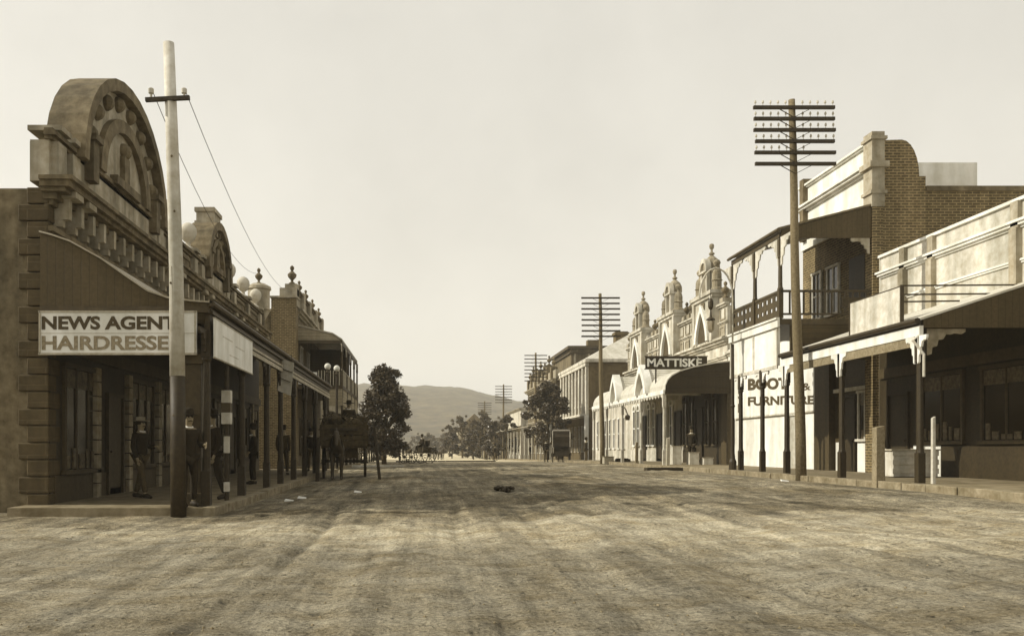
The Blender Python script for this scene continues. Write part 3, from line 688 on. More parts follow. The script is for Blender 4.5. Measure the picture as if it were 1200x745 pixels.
while y < by1 - .1:
    mb.box(bx-.015, bx+.015, y, y+.2, 5.68, 5.8); mb.box(bx-.015, bx+.015, y, y+.2, 6.0, 6.14); y += .36
mb.build('balcony_front_rail', BROWN, b)
mb = MB(); mb.box(bx, 14.3, by0, by0+.06, 6.22, 6.29); mb.box(bx, 14.3, by0, by0+.05, 5.5, 5.56); x = bx + .25
while x < 14.2:
    mb.box(x, x+.05, by0+.005, by0+.045, 5.56, 6.22); x += .22
    if random.random() < .3: mb.box(x-.1, x+.12, by0+.01, by0+.04, 5.75, 6.05)
mb.build('balcony_end_rail', IRON, b)
MB().box(XR-.06, XR+.018, 27.6, 28.6, 5.4, 7.6).build('balcony_door', DARKW, b)
window(b, XR, -1, 29.3, 30.2, 6.0, 7.6, OFFW, .08)
window(b, XR, -1, 30.6, 31.3, 6.0, 7.6, OFFW, .08)
# ground-floor front: shop door, sidelights, lintel
MB().box(XR-.03, XR-.002, 27.25, 31.2, .4, 5.1).build('verandah_shade_sheet', BROWN, b)  # shade below the balcony put in as a brown sheet
MB().box(XR-.16, XR-.0, 27.1, 29.5, 3.2, 3.32).build('door_lintel', OFFW, b)
door(b, XR-.03, -1, 28.2, 28.95, PR(28), 3.0, DARKW)
window(b, XR-.03, -1, 27.15, 28.0, 1.6, 3.1, OFFW, .08, 'shop_window', 1, 0)
MB().box(XR-.06, XR-.0, 27.1, 28.05, .4, 1.5).box(XR-.06, XR, 29.05, 29.5, .4, 1.5).build('stall_riser', WHITE, b)
MB().box(XR-.25, XR+.01, 29.6, 30.7, .3, 5.1).build('dark_pier', BROWN, b)
lp = post_mesh(3.4, .16, DARKW); bq = bracket_mesh(.5, .36, WHITE, 'x', t=.05)
for x, y in ((11.42, 28.3), (11.42, 30.2)):
    p = rep('verandah_post', lp, b, (x, y, PR(y)-.02)); p.scale.z = (3.9-PR(y))/3.4; rep('bracket', bq, b, (x-.02, y, 3.82))
# roof-top skylight house behind the parapet
t = MB().box(16.4, 19, 29, 31, 9.4, 11.0).build('rooftop_housing', WHITE, b)

# BOOT & FURNITURE shop
b = thing('boot_and_furniture_shop', 'low plain shop with sunlit white wall between the brick balcony building and the turreted building', 'shop', (18, 35.5, .5))
MB().box(XR+.003, 26, YB+.01, 39.9, -.2, 5.9).build('wall', WHITE, b)
mb = MB(); cornice(mb, XR, -1, YB+.05, 39.8, 5.6, [(.1,.08),(.1,.18)]); mb.build('cornice', OFFW, b)
MB().box(XR-.02, XR+.002, 31.1, YB+.008, .3, 2.66).build('wall_return', WHITE, b)
door(b, XR, -1, 32.3, 33.2, PR(33), 2.55, OFFW)
sg = thing('boot_and_furniture_sign', 'white wall sign painted BOOT & FURNITURE in dark capitals behind the right verandah posts', 'sign', (14.4, 35, 2.7))
MB().box(14.42, 14.475, 30.75, 38.9, 2.68, 4.7).build('board', WHITE, sg)
MB().box(14.40, 14.48, 30.7, 38.95, 2.62, 2.68).build('frame', OFFW, sg)
def side(x, ya, yb, zl0, zl1, zr0, zr1):
    # u: 0 at the far end (left in the street view) to 1 at the near end
    def f(u, v):
        # letters keep roughly the same apparent spacing, as painted
        y = 1/((1-u)/ya + u/yb)
        return (x, y, (zl0 + (zr0-zl0)*u) + ((zl1-zl0) + ((zr1-zr0)-(zl1-zl0))*u)*v)
    return f
lettering('BOOT', side(14.419, 37.3, 33.3, 3.82, 4.34, 3.6, 4.06), INK, sg, bold=.05, depth=(-.008,0,0))
lettering('&', side(14.419, 32.0, 31.35, 3.46, 3.74, 3.44, 3.7), INK, sg, bold=.02, depth=(-.008,0,0))
lettering('FURNITURE', side(14.419, 37.3, 31.1, 3.14, 3.54, 2.9, 3.22), INK, sg, bold=.04, depth=(-.008,0,0))
lettering('S', side(14.419, 38.45, 37.95, 3.5, 3.9, 3.5, 3.9), INK, sg, bold=.03, depth=(-.008,0,0))
lettering('H', side(14.419, 38.45, 37.95, 2.9, 3.3, 2.9, 3.3), INK, sg, bold=.03, depth=(-.008,0,0))

# ================================================================== RIGHT: turreted stucco building
b = thing('turreted_building', 'ornate pale stucco building with three domed pinnacles and an arched bullnose verandah', 'building', (18, 50, .5))
MB().box(XR, 26, 40, 59, -.5, 6.5).build('wall', STUC_L, b)
mb = MB(); cornice(mb, XR, -1, 40, 59, 6.2, [(.1,.1),(.12,.22),(.1,.34)]); cornice(mb, XR, -1, 40, 59, 5.55, [(.08,.08),(.06,.14)]); mb.build('cornice', STUC_L, b)
MB().box(XR, XR+.3, 40, 59, 6.5, 8.0).build('parapet', STUC_L, b)
mb = MB(); cornice(mb, XR, -1, 40, 59, 8.0, [(.08,.1),(.08,.18)]); cornice(mb, XR, -1, 40, 59, 7.2, [(.05,.05),(.05,.1)])
for y in np.arange(40.3, 58.6, 1.5): mb.box(XR-.06, XR+.28, y, y+.45, 8.16, 8.42)
mb.build('coping', STUC_L, b)
for y in np.arange(40.25, 58.8, 1.05):
    mb = MB()
    mb.box(XR-.05, XR, y, y+.7, 7.02, 7.08); mb.box(XR-.05, XR, y, y+.7, 6.62, 6.68); mb.box(XR-.05, XR, y, y+.08, 6.68, 7.02); mb.box(XR-.05, XR, y+.62, y+.7, 6.68, 7.02)
    mb.box(XR-.05, XR, y, y+.06, 7.4, 7.9); mb.box(XR-.05, XR, y+.64, y+.7, 7.4, 7.9); mb.box(XR-.05, XR, y+.06, y+.64, 7.4, 7.46)
    mb.box(XR-.02, XR, y, y+.7, 6.62, 7.46); mb.build('parapet_panel', STUC_M, b)
for y in (40.4, 45.4, 46.2, 51.6, 52.4, 58.5):
    p = MB().box(XR-.16, XR+.3, y-.2, y+.2, 8.18, 8.4).build('urn_pedestal', STUC_M, b); urn_mb((XR+.05, y, 8.4), .85).build('urn', STUC_D, p)
for cy in (42.5, 48.6, 55.4):
    w = 1.45; x0 = XR-.3; x1 = XR+.5
    t = MB().box(x0, x1, cy-w, cy+w, 6.52, 8.75).build('gable_bay', STUC_L, b)
    mb = MB(); mb.box(x0-.18, x1+.05, cy-w-.15, cy+w+.15, 8.75, 8.92); mb.box(x0-.1, x1+.02, cy-w-.08, cy+w+.08, 8.6, 8.75)
    mb.box(x0-.1, x0, cy-w, cy-w+.28, 6.5, 8.6); mb.box(x0-.1, x0, cy+w-.28, cy+w, 6.5, 8.6); mb.build('bay_cornice', STUC_L, t)
    MB().ring(ogive(cy, 6.55, 1.0, 1.85), ogive(cy, 6.55, .74, 1.5), 'x', x0-.16, x0).build('pointed_arch_moulding', WHITE, t)
    MB().prism(ogive(cy, 6.56, .73, 1.48), 'x', x0-.03, x0+.01).build('arch_shade_plate', BROWN, t)  # brown plate paints the shade within the pointed arch
    tw = MB(); tw.box(x0+.02, x1-.25, cy-.48, cy-.32, 8.92, 10.0); tw.box(x0+.02, x1-.25, cy+.32, cy+.48, 8.92, 10.0); tw.box(x0+.22, x1-.3, cy-.32, cy+.32, 8.92, 10.0); tw.box(x0-.05, x1-.2, cy-.56, cy+.56, 10.0, 10.1)
    tw.build('pinnacle', STUC_L, t)
    MB().ring(arc(cy, 10.1, .54, .62), arc(cy, 10.1, .36, .4), 'x', x0-.04, x0+.22).build('pinnacle_arch', STUC_L, t)
    MB().lathe((XR+.12, cy, 10.1), [(.36,0),(.4,.1),(.39,.35),(.3,.58),(.15,.72),(.07,.8),(.14,.84),(.14,.9),(.06,.95),(.05,1.08),(.1,1.14),(.12,1.24),(.1,1.34),(.02,1.38)], 14).build('dome', STUC_G, t, smooth=False)
    for k in (-1, 1):
        yy = cy + k*(w-.22)
        MB().lathe((XR-.05, yy, 8.92), [(.3,0),(.3,.1),(.22,.14),(.22,.45),(.27,.49),(.22,.54),(.22,.78),(.18,.95),(.07,1.06),(.06,1.16),(.13,1.22),(.18,1.34),(.13,1.46),(.02,1.52)], 12).build('corner_turret', STUC_G, t)
    MB().box(x0-.05, x0, cy-.25, cy+.25, 8.15, 8.5).build('panel', STUC_D, t)
# windows and doors under verandah
MB().box(XR-.03, XR-.002, 40.05, 46.6, .4, 5.2).build('verandah_shade_sheet', DARKW, b)  # dark sheet paints the shaded interior behind the verandah end
y = 41.2; k = 0
while y < 57.5:
    if k % 3 == 2:
        door(b, XR-.03, -1, y, y+1.0, PR(y), 3.3); y += 1.5
    else:
        f = window(b, XR-.03, -1, y, y+.62, 1.5, 3.7, WHITE if y > 46.6 else BROWN, .08, 'window', 0, 1)
        MB().ring(arc(y+.31, 3.78, .42, .42), arc(y+.31, 3.78, .3, .3), 'x', XR-.12, XR).build('window_arch', WHITE if y > 46.6 else BROWN, f); y += 1.05
    k += 1
MB().box(XR-.06, XR, 46.6, 59, .3, 1.2).build('plinth', OFFW, b)
# bullnose roof
vp = [(11.28, 3.95), (11.3, 4.2), (11.4, 4.45), (11.6, 4.66), (11.96, 4.86), (12.55, 5.04), (13.5, 5.22), (14.48, 5.34)]
MB().prism(vp + [(x+.02, z-.05) for x, z in vp[::-1]], 'y', 39.0, 55).build('verandah_roof', CORR_L, b)
MB().prism([(x+.03, z-.06) for x, z in vp] + [(14.4, 3.8), (11.32, 3.8)], 'y', 39.05, 39.1).build('verandah_end_panel', PANEL_D, b)
mb = MB()
for z, a_, b__ in ((4.6, 11.6, 14.4), (4.85, 12.0, 14.4), (4.1, 11.4, 14.4)): mb.box(a_, b__, 39.02, 39.05, z, z+.04)
mb.build('end_panel_rails', DARKW, b)
MB().box(11.2, 11.28, 39, 55, 3.78, 3.97).build('verandah_fascia', WHITE, b)
mb = MB()
for y in np.arange(39.1, 54.8, .5): mb.prism([(y, 3.78), (y+.48, 3.78), (y+.36, 3.68), (y+.24, 3.62), (y+.12, 3.68)], 'x', 11.22, 11.26)
mb.build('verandah_valance', OFFW, b)
for cy, w in ((42.7, 1.0), (48.5, .85)):
    d = MB().ring(ogive(cy, 3.98, w+.1, 1.5), ogive(cy, 3.98, w-.22, 1.1), 'x', 11.05, 11.45).build('dormer_arch', WHITE, b)
    MB().prism(ogive(cy, 3.99, w-.2, 1.12), 'x', 11.36, 11.4).build('dormer_louvre', STUC_D, d)
    o_ = ogive(cy, 4.0, w, 1.36); MB().ring(o_, ogive(cy, 4.0, w-.06, 1.28), 'x', 11.45, 14.45).build('dormer_roof', CORR_L, d)
pm3 = post_mesh(3.2, .15, OFFW)
for y in (39.2, 43.2, 47.2, 51.1, 54.8): 
    p = rep('verandah_post', pm3, b, (11.3, y, PR(y)-.02)); p.scale.z = (3.78-PR(y))/3.2
MB().box(14.2, 14.5, 39.2, 40.0, .3, 5.3).build('end_buttress', BROWN, b)
# low wing to the far side
MB().box(XR+.01, 26, 59.01, 71, -.5, 4.6).build('wing_wall', STUC_L, b)
MB().prism([(14.2, 4.55), (17.5, 6.3), (20.8, 4.55)], 'y', 58.9, 71.2).build('wing_roof', SLATE, b)
for y in np.arange(59.8, 70, 1.45): window(b, XR+.01, -1, y, y+.55, 1.3, 3.4, WHITE, .07, 'window', 0, 1)
sg = thing('rooftop_name_board', 'dark board lettered MATTISKE in white capitals above the curved verandah end', 'sign', (12.3, 40.9, 5.1))
MB().box(10.9, 13.85, 40.9, 40.96, 5.12, 5.68).build('board', DARKW, sg)
MB().box(10.86, 13.89, 40.88, 40.98, 5.68, 5.72).box(10.86, 13.89, 40.88, 40.98, 5.08, 5.12).build('frame', BROWN, sg)
MB().bar((11.4,40.93,5.1),(11.4,40.93,4.4),.06).bar((13.3,40.93,5.1),(13.3,40.93,5.0),.06).build('support', IRON, sg)
lettering('MATTISKE', flat(40.899, 10.98, 13.6, 5.2, 5.6), WHITE, sg, bold=.03, depth=(0,-.01,0))
MB().bar((13.37,40.89,5.66),(13.45,40.89,5.6),.03,.03).build('accent_mark', WHITE, sg)

# ================================================================== RIGHT: farther buildings
b = thing('hipped_roof_building', 'two storey dark brick building with tall white pilasters and pale hipped roof', 'building', (20, 79, .2))
X4 = 14.5; ya, yb = 72.5, 86
MB().box(X4, 28, ya, yb, -.5, 8.6).build('wall', BRICK_D, b)
MB().box(X4-.35, 28, ya-.3, yb+.3, 8.6, 8.85).build('eaves', OFFW, b)
MB().add([(X4-.35,ya-.3,8.86),(28,ya-.3,8.86),(28,yb+.3,8.86),(X4-.35,yb+.3,8.86),(19.8,76.5,12.0),(23,76.5,12.0),(23,82,12.0),(19.8,82,12.0)],
         [(0,1,5,4),(1,2,6,5),(2,3,7,6),(3,0,4,7),(4,5,6,7)]).build('roof', CORR_L, b)
MB().box(17.6, 18.7, 76, 77, 10, 11.7).box(17.5, 18.8, 75.9, 77.1, 11.4, 11.62).build('chimney', BRICK_D, b)
mb = MB()
for y in np.arange(ya+.1, yb, 1.6): mb.box(X4-.22, X4, y, y+.42, 4.3, 8.6)
mb.box(X4-.25, X4, ya, yb, 4.1, 4.3); mb.box(X4-.3, X4, ya, yb, 8.3, 8.6); mb.build('pilasters', OFFW, b)
for y in np.arange(ya+.75, yb-1, 1.6): window(b, X4, -1, y, y+.7, 5, 7.6, OFFW, .06, 'window', 0, 1); window(b, X4, -1, y, y+.7, 1, 3.2, OFFW, .06, 'window', 0, 1)
MB().box(X4-.3, X4-.02, ya-.05, ya+.5, 0, 4.1).build('corner_pier', WHITE, b)
P = [(X4, 4.05), (11.4, 3.5)]; MB().prism(P + [(a, c-.06) for a, c in P[::-1]], 'y', ya+1, yb).build('verandah_roof', CORR, b)
m_ = post_mesh(3.3, .16, OFFW)
for i in range(5): rep('verandah_post', m_, b, (11.45, ya+1.2+i*3.0, .1))

b = thing('parapet_building', 'two storey building with piers and urns along its parapet, behind the right tree', 'building', (20, 98, 0))
ya, yb = 86.4, 108
MB().box(X4-.6, 28, ya, yb, -1, 8.2).build('wall', STUC_D, b)
mb = MB(); cornice(mb, X4-.6, -1, ya, yb, 8.0, [(.15,.15),(.15,.35),(.1,.5)]); cornice(mb, X4-.6, -1, ya, yb, 4.2, [(.12,.1),(.1,.2)]); mb.build('cornice', STUC_M, b)
MB().box(X4-.6, X4-.2, ya, yb, 8.4, 9.3).build('parapet', STUC_M, b)
for y in np.arange(ya+2, yb, 3.1):
    h = 10.2 if int(y) % 2 else 9.7
    p = MB().box(X4-.8, X4-.1, y-.4, y+.4, 8.4, h).build('parapet_pier', STUC_D, b); urn_mb((X4-.45, y, h), 1.1).build('urn', STUC_D, p)
for y in np.arange(ya+1, yb-1, 2.2):
    f = window(b, X4-.6, -1, y, y+1, 5, 7.2, OFFW, .1, 'window', 0, 1); MB().ring(arc(y+.5, 7.28, .62, .5), arc(y+.5, 7.28, .45, .34), 'x', X4-.7, X4-.6).build('window_arch', OFFW, f)
    window(b, X4-.6, -1, y, y+1.1, .8, 3.1, OFFW, .1, 'window', 0, 1)
P = [(X4-.6, 4.1), (11.3, 3.6)]; MB().prism(P + [(a, c-.06) for a, c in P[::-1]], 'y', ya+1, yb).build('verandah_roof', CORR, b)
for i in range(7): rep('verandah_post', m_, b, (11.35, ya+1.2+i*3.3, -.1))
b = thing('tall_block', 'tall plain building with heavy cornice rising behind the hipped roof', 'building', (24, 96, 0))
MB().box(16.5, 26, 92, 104, 0, 12.0).build('wall', STUC_D, b); mb = MB(); mb.box(16.1, 26.4, 91.6, 104.4, 12.0, 12.3); mb.box(16.3, 26.2, 91.8, 104.2, 11.5, 11.65); mb.build('cornice', BROWN, b)
MB().box(18.5, 19.9, 93, 94, 12.3, 13.1).build('chimney', BRICK_D, b)
mb = MB()
for x in np.arange(16.8, 26, 1.5): mb.box(x, x+.2, 91.9, 92, 9.3, 11.5)
mb.build('pilasters', STUC_M, b)
low_shop('pale_far_shop', 'small pale shop with bright wall between far trees on the right', 13.5, 24, 112, 128, 6.6, STUC_L, s=-1, xv=11.2, n=4)
low_shop('gabled_far_shop', 'hazy distant shop with verandah at the right end of the street', 13.5, 26, 132, 160, 5.2, STUC_D, s=-1, xv=11.0, n=5)
low_shop('last_shop', 'faint farthest shop on the right before the trees', 15, 26, 170, 200, 4.6, STUC_M, s=-1, xv=12, n=5)
def church(x, y):
    b = thing('gabled_house', 'distant gabled house roof showing above the far right trees', 'house', (x, y, -.5))
    MB().box(x-4, x+4, y, y+10, -1, 5.5).build('wall', STUC_M, b)
    MB().prism([(x-4.4, 5.4), (x, 9.6), (x+4.4, 5.4)], 'y', y-.3, y+10.3).build('roof', SLATE, b)
    MB().box(x+1.8, x+2.5, y+3, y+3.7, 7, 10.6).build('chimney', BRICK_D, b)
church(13.5, 205)

# ================================================================== telegraph poles
def telegraph(label, X, Y, ztop, dx, arms, aw, zb, r0=.15, r1=.09, pins=True, gap=.32):
    t = thing('telegraph_pole', label, 'telegraph pole', (X, Y, zb), 'telegraph poles along the right kerb')
    pts = [(X + dx*k + .02*math.sin(k*9), Y, zb-.2 + (ztop-zb+.2)*k) for k in [i/8 for i in range(9)]]
    MB().tube(pts, [r0 + (r1-r0)*i/8 for i in range(9)], 12).build('shaft', POLE, t, smooth=True)
    for i in range(arms):
        z = ztop - .28 - i*gap; k = (z-zb)/(ztop-zb); xc = X + dx*k; w = aw/2*(1 - random.uniform(0, .04))
        a = MB().box(xc-w, xc+w, Y-.2, Y-.115, z-.045, z+.045).build('crossarm', DARKW, t)
        MB().bar((xc-.5, Y-.21, z-.03), (xc, Y-.16, z-.28), .03, .012).bar((xc+.5, Y-.21, z-.03), (xc, Y-.16, z-.28), .03, .012).build('brace', IRON, a)
        if pins:
            n = 5
            for sg_ in (-1, 1):
                for j in range(n):
                    if i == 5: continue
                    if i == 4 and sg_ > 0 and j > 0: continue
                    x = xc + sg_*(.24 + j*.215)
                    MB().lathe((x, Y-.157, z+.045), [(.008,0),(.008,.07),(.028,.075),(.032,.1),(.02,.15),(.005,.16)], 6).build('insulator', IRON_L, a)
    return t
telegraph('nearest telegraph pole on the right with six crossarms, standing before the balcony', 10.95, 24.4, 11.25, -.28, 6, 2.33, PR(24))
telegraph('second telegraph pole with eight crossarms in front of the hipped roof building', 10.8, 50, 10.35, -.15, 8, 2.3, PR(50), pins=False)
telegraph('third telegraph pole with many crossarms rising out of the right tree', 11.7, 85, 10.8, 0, 8, 2.3, 0, pins=False, gap=.36)
telegraph('fourth telegraph pole, hazy, with seven crossarms beyond the parapet building', 11.5, 115, 9.9, 0, 7, 2.3, -.4, pins=False, gap=.36)
telegraph('farthest telegraph pole standing pale against the hill', 10.9, 140, 9.0, 0, 6, 2.3, -.5, pins=False, gap=.36)

# swan-neck street lamp
t = thing('swan_neck_lamp', 'tall street lamp with pale swan neck arm and hanging lantern by the brick balcony building', 'street lamp', (11.02, 29.9, PR(30)))
MB().lathe((11.02, 29.9, PR(30)), [(.13,0),(.13,.3),(.09,.4),(.07,.6),(.06,2.2),(.09,2.25),(.06,2.3),(.05,4.4)], 10).build('post', DARKW, t)
pts = [(11.02,29.9,4.8),(11.02,29.9,6.6)] + [(10.44+.58*math.cos(R(a)), 29.9, 6.6+1.0*math.sin(R(a))) for a in range(15, 176, 16)] + [(9.86,29.9,6.5)]
MB().tube(pts, .032, 8).build('swan_neck', IRON_L, t)
MB().tube([(10.25,29.9,7.55),(10.25,29.9,6.5)], .012, 6).build('hanger', IRON, t)
l = MB().lathe((10.25,29.9,6.15), [(.03,.4),(.06,.36),(.09,.28),(.09,.1),(.05,0)], 10).build('shade', IRON, t)
MB().lathe((10.25,29.9,5.4), [(.02,.75),(.04,.5),(.15,.42),(.15,.38)], 8).build('lantern_cap', IRON, l)
MB().lathe((10.25,29.9,5.35), [(.13,.4),(.11,.1),(.05,0)], 6).build('lantern_glass', STUC_G, l)
# awning bracket lamp
t = thing('bracket_lamp', 'curved iron lamp bracket reaching out under the arched verandah edge', 'lamp', (11.2, 45.5, 3.3))
MB().tube([(11.1,46.5,3.55),(10.9,45.6,3.56),(10.7,44.6,3.5),(10.6,43.6,3.3),(10.6,43.2,3.0)], .035, 8).build('bracket', IRON, t)
MB().lathe((10.6,43.2,2.72), [(.03,.3),(.14,.2),(.1,0)], 8).build('lantern', GLASS, t)

# posts along the road
def wooden_post(x, y, h, label, w=.15, lean=0., m=PALEW, zb=None):
    zb = G(x, y) if zb is None else zb
    t = MB(); a = w/2
    t.hexa([(x-a,y-a,zb-.2),(x+a,y-a,zb-.2),(x+a,y+a,zb-.2),(x-a,y+a,zb-.2),(x-a*.9+lean,y-a*.9,zb+h-.04),(x+a*.9+lean,y-a*.9,zb+h),(x+a*.9+lean,y+a*.9,zb+h),(x-a*.9+lean,y+a*.9,zb+h-.04)])
    o = t.build('hitching_post', m, bevel=.012); tag(o, label, 'post', 'hitching posts at the kerbs'); return o
wooden_post(10.95, 20.3, 1.32, 'thick pale squared post at the near right kerb, in front of the white shop', .22, 0, MIDW, PR(20))
wooden_post(11.0, 37.6, 1.25, 'pale hitching post in front of the dark curved verandah end', .15, .02, PALEW, PR(38))
wooden_post(10.95, 42.8, 1.1, 'greyish hitching post below the arched dormers', .15, .02, MIDW, PR(43))
wooden_post(-1.35, 30.4, 1.85, 'leaning dark post right of the hay cart on the left', .11, -.22, DARKW)
wooden_post(-3.5, 29.6, 1.55, 'dark post left of the hay cart beside the left verandah', .13, .04, DARKW)
wooden_post(11.42, 19.0, 1.5, 'slim white post in the near right verandah corner', .08, 0, OFFW, PR(19)).location.x = .05

# ================================================================== trees
def tree(name, label, x, y, zb, h, rw, z0, nclump, nleaf, leaf, m, cone=.5, seed=1, group='street trees', sparse=0.):
    r = random.Random(seed)
    t = thing(name, label, 'tree', (x, y, zb), group)
    mb = MB(); lean = r.uniform(-.15, .15)
    th = h*.8; pts = [(x + lean*k + .06*math.sin(k*7+seed), y + .05*math.cos(k*5), zb - .2 + th*k) for k in [i/7 for i in range(8)]]
    mb.tube(pts, [max(.02, (.028*h)*(1-.85*i/7)) for i in range(8)], 8); mb.build('trunk', BARK, t, smooth=True)
    cl = []; tries = 0
    while len(cl) < nclump and tries < 9999:
        tries += 1
        k = r.random()**.8; zz = z0 + (h-z0)*k
        prof = (math.sin(math.pi*min(1, (k*.82+.14)))**.75) * (1-cone*k)
        rr = rw*prof*math.sqrt(r.uniform(.12, 1)); a = r.uniform(0, 2*math.pi)
        cl.append((x + lean*k + rr*math.cos(a), y + rr*math.sin(a), zb + zz, r.uniform(.6, 1.25)))
    mb = MB()
    for (cx, cy, cz, q) in cl[::3]:
        k = min(.9, max(.25, (cz-zb)/h - .14)); p0 = (x + lean*k, y, zb + h*.8*k)
        mid = ((p0[0]+cx)/2, (p0[1]+cy)/2, (p0[2]+cz)/2 - .1)
        mb.tube([p0, mid, (cx, cy, cz)], [.012*h, .007*h, .01], 5)
    mb.build('branches', BARK, t)
    V = []; F = []
    cs = rw*.17 + .08
    for (cx, cy, cz, q) in cl:
        if r.random() < .22: cx += r.uniform(-.3, .3)*rw; cz += r.uniform(-.1, .25)*rw; q *= .55
        for _ in range(int(nleaf/nclump*q)):
            d = [r.gauss(0, 1) for _ in range(3)]; n_ = math.sqrt(sum(c*c for c in d)) or 1; rad = cs*q*r.random()**.4
            p = Vector((cx + d[0]/n_*rad, cy + d[1]/n_*rad, cz + d[2]/n_*rad*.75))
            u = Vector((r.gauss(0,1), r.gauss(0,1), r.gauss(0,.6))).normalized(); w = u.cross(Vector((r.gauss(0,1), r.gauss(0,1), r.gauss(0,1)))).normalized()
            L_ = leaf*r.uniform(.6, 1.3); k = len(V)
            V += [p-u*L_-w*L_*.1, p-w*L_*.5, p+u*L_, p+w*L_*.5]; F += [(k, k+1, k+2, k+3)]
    me = bpy.data.meshes.new('crown'); off = Vector((x, y, zb)); me.from_pydata([tuple(v-off) for v in V], [], F); me.materials.append(m)
    o = bpy.data.objects.new('crown', me); C.objects.link(o); o.parent = t
    return t
tree('street_tree', 'tall dense pointed tree on the left of the street behind the carts', -2.45, 62, .1, 7.0, 2.5, .6, 190, 34000, .10, LEAF, .5, 3)
tree('street_tree', 'rounded dark tree on the right beside the hooded cab', 11.3, 74, .15, 6.7, 2.4, 1.5, 120, 19000, .12, LEAF, .3, 4)
tree('street_tree', 'small dark tree under the fourth telegraph pole', 11.2, 108, -.2, 5.4, 1.7, .8, 40, 5000, .15, LEAF, .3, 5)
tree('street_tree', 'low dark tree standing in front of the feathery far trees', 8.6, 132, -.4, 4.6, 2.0, .5, 40, 5000, .16, LEAF, .25, 16)
tree('street_tree', 'round dark tree at the left edge of the feathery far trees', 6.0, 150, -.5, 4.2, 2.0, .5, 40, 5000, .17, LEAF, .25, 17)
tree('street_tree', 'dark dense tree just left of the fourth telegraph pole', 10.0, 124, -.3, 5.8, 2.3, .6, 60, 8000, .15, LEAF, .25, 18)
tree('street_tree', 'spreading tree before the gabled far shop', 11.6, 131, -.4, 5.6, 2.2, .8, 50, 6000, .16, LEAF, .25, 19)
tree('street_tree', 'dark bushy tree right of the feathery far trees', 10.4, 118, -.3, 5.2, 1.9, .7, 40, 5000, .16, LEAF, .3, 15)
k = 0
for (x, y, h, w, lab) in ((9.6, 150, 6.6, 2.6, 'feathery pale tree nearest the farthest telegraph pole'), (8.2, 158, 7.4, 2.9, 'broad feathery tree left of the farthest telegraph pole'),
        (11.6, 162, 7.6, 2.8, 'pale feathery tree right of the farthest telegraph pole'), (12.8, 175, 9., 3.2, 'tallest hazy tree among the far right group'), (6.6, 180, 6.4, 2.4, 'leftmost feathery tree of the far right group')):
    tree('far_tree', lab, x, y, -.5, h, w, 1.2, 36, 3600, .2, LEAF2, .2, 20+k, 'far trees'); k += 1
for (x, y, h, w, lab) in ((4.0, 260, 5.5, 4, 'small round tree at the street end, right of the road'), (-1, 300, 6, 5, 'hazy round tree right at the vanishing end of the street'), (9, 290, 6, 5, 'low hazy tree in the row below the hill'),
        (-9, 280, 8, 6, 'hazy tree at the left end of the far row'), (15, 300, 8, 6, 'hazy tree behind the far right shops'), (-18, 200, 8, 4.5, 'tree behind the far left shop'), (24, 240, 11, 6, 'large hazy tree behind the gabled house')):
    tree('far_tree', lab, x, y, -.5, h, w, .6, 36, 3000, .32, LEAF2, .2, 40+k, 'far trees'); k += 1
# far fence
t = thing('far_fence', 'low pale rail fence closing the far end of the street', 'fence', (3, 230, -.5))
mb = MB(); 
for x in range(-14, 14, 2): mb.box(x, x+.15, 230, 230.15, -.7, .7)
mb.build('fence_posts', PALEW, t); MB().box(-14, 13, 230.16, 230.2, .4, .55).box(-14, 13, 230.16, 230.2, -.1, .05).build('fence_rails', PALEW, t)

# ================================================================== people, horses, vehicles
def skin(verts, edges, radii, m, name, parent, sub=1, root=0):
    me = bpy.data.meshes.new(name); me.from_pydata(verts, edges, []); o = bpy.data.objects.new(name, me); C.objects.link(o)
    md = o.modifiers.new('s', 'SKIN'); md.use_smooth_shade = True
    for i, sv in enumerate(me.skin_vertices[0].data):
        r_ = radii[i]; sv.radius = (r_, r_) if not hasattr(r_, '__len__') else r_; sv.use_root = (i == root)
    sb = o.modifiers.new('u', 'SUBSURF'); sb.levels = sub; sb.render_levels = sub
    bpy.context.view_layer.update()
    m2 = bpy.data.meshes.new_from_object(o.evaluated_get(bpy.context.evaluated_depsgraph_get()))
    bpy.data.objects.remove(o); bpy.data.meshes.remove(me)
    m2.materials.clear(); m2.materials.append(m); m2.name = name
    q = bpy.data.objects.new(name, m2); C.objects.link(q); q.parent = parent; m2.shade_smooth(); return q
def fingers(hx, hy, hz, sx):
    mb = MB()
    for i in range(4):
        l = (.07, .08, .075, .055)[i]; y = hy + (i-1.5)*.02
        mb.tube([(hx, y, hz), (hx + .004*sx, y, hz-l*.5), (hx - .012*sx, y-.004, hz-l)], [.010, .009, .007], 6)
    mb.tube([(hx, hy-.03, hz+.045), (hx-.01*sx, hy-.055, hz+.015), (hx-.012*sx, hy-.06, hz-.012)], [.011, .010, .008], 6)
    return mb
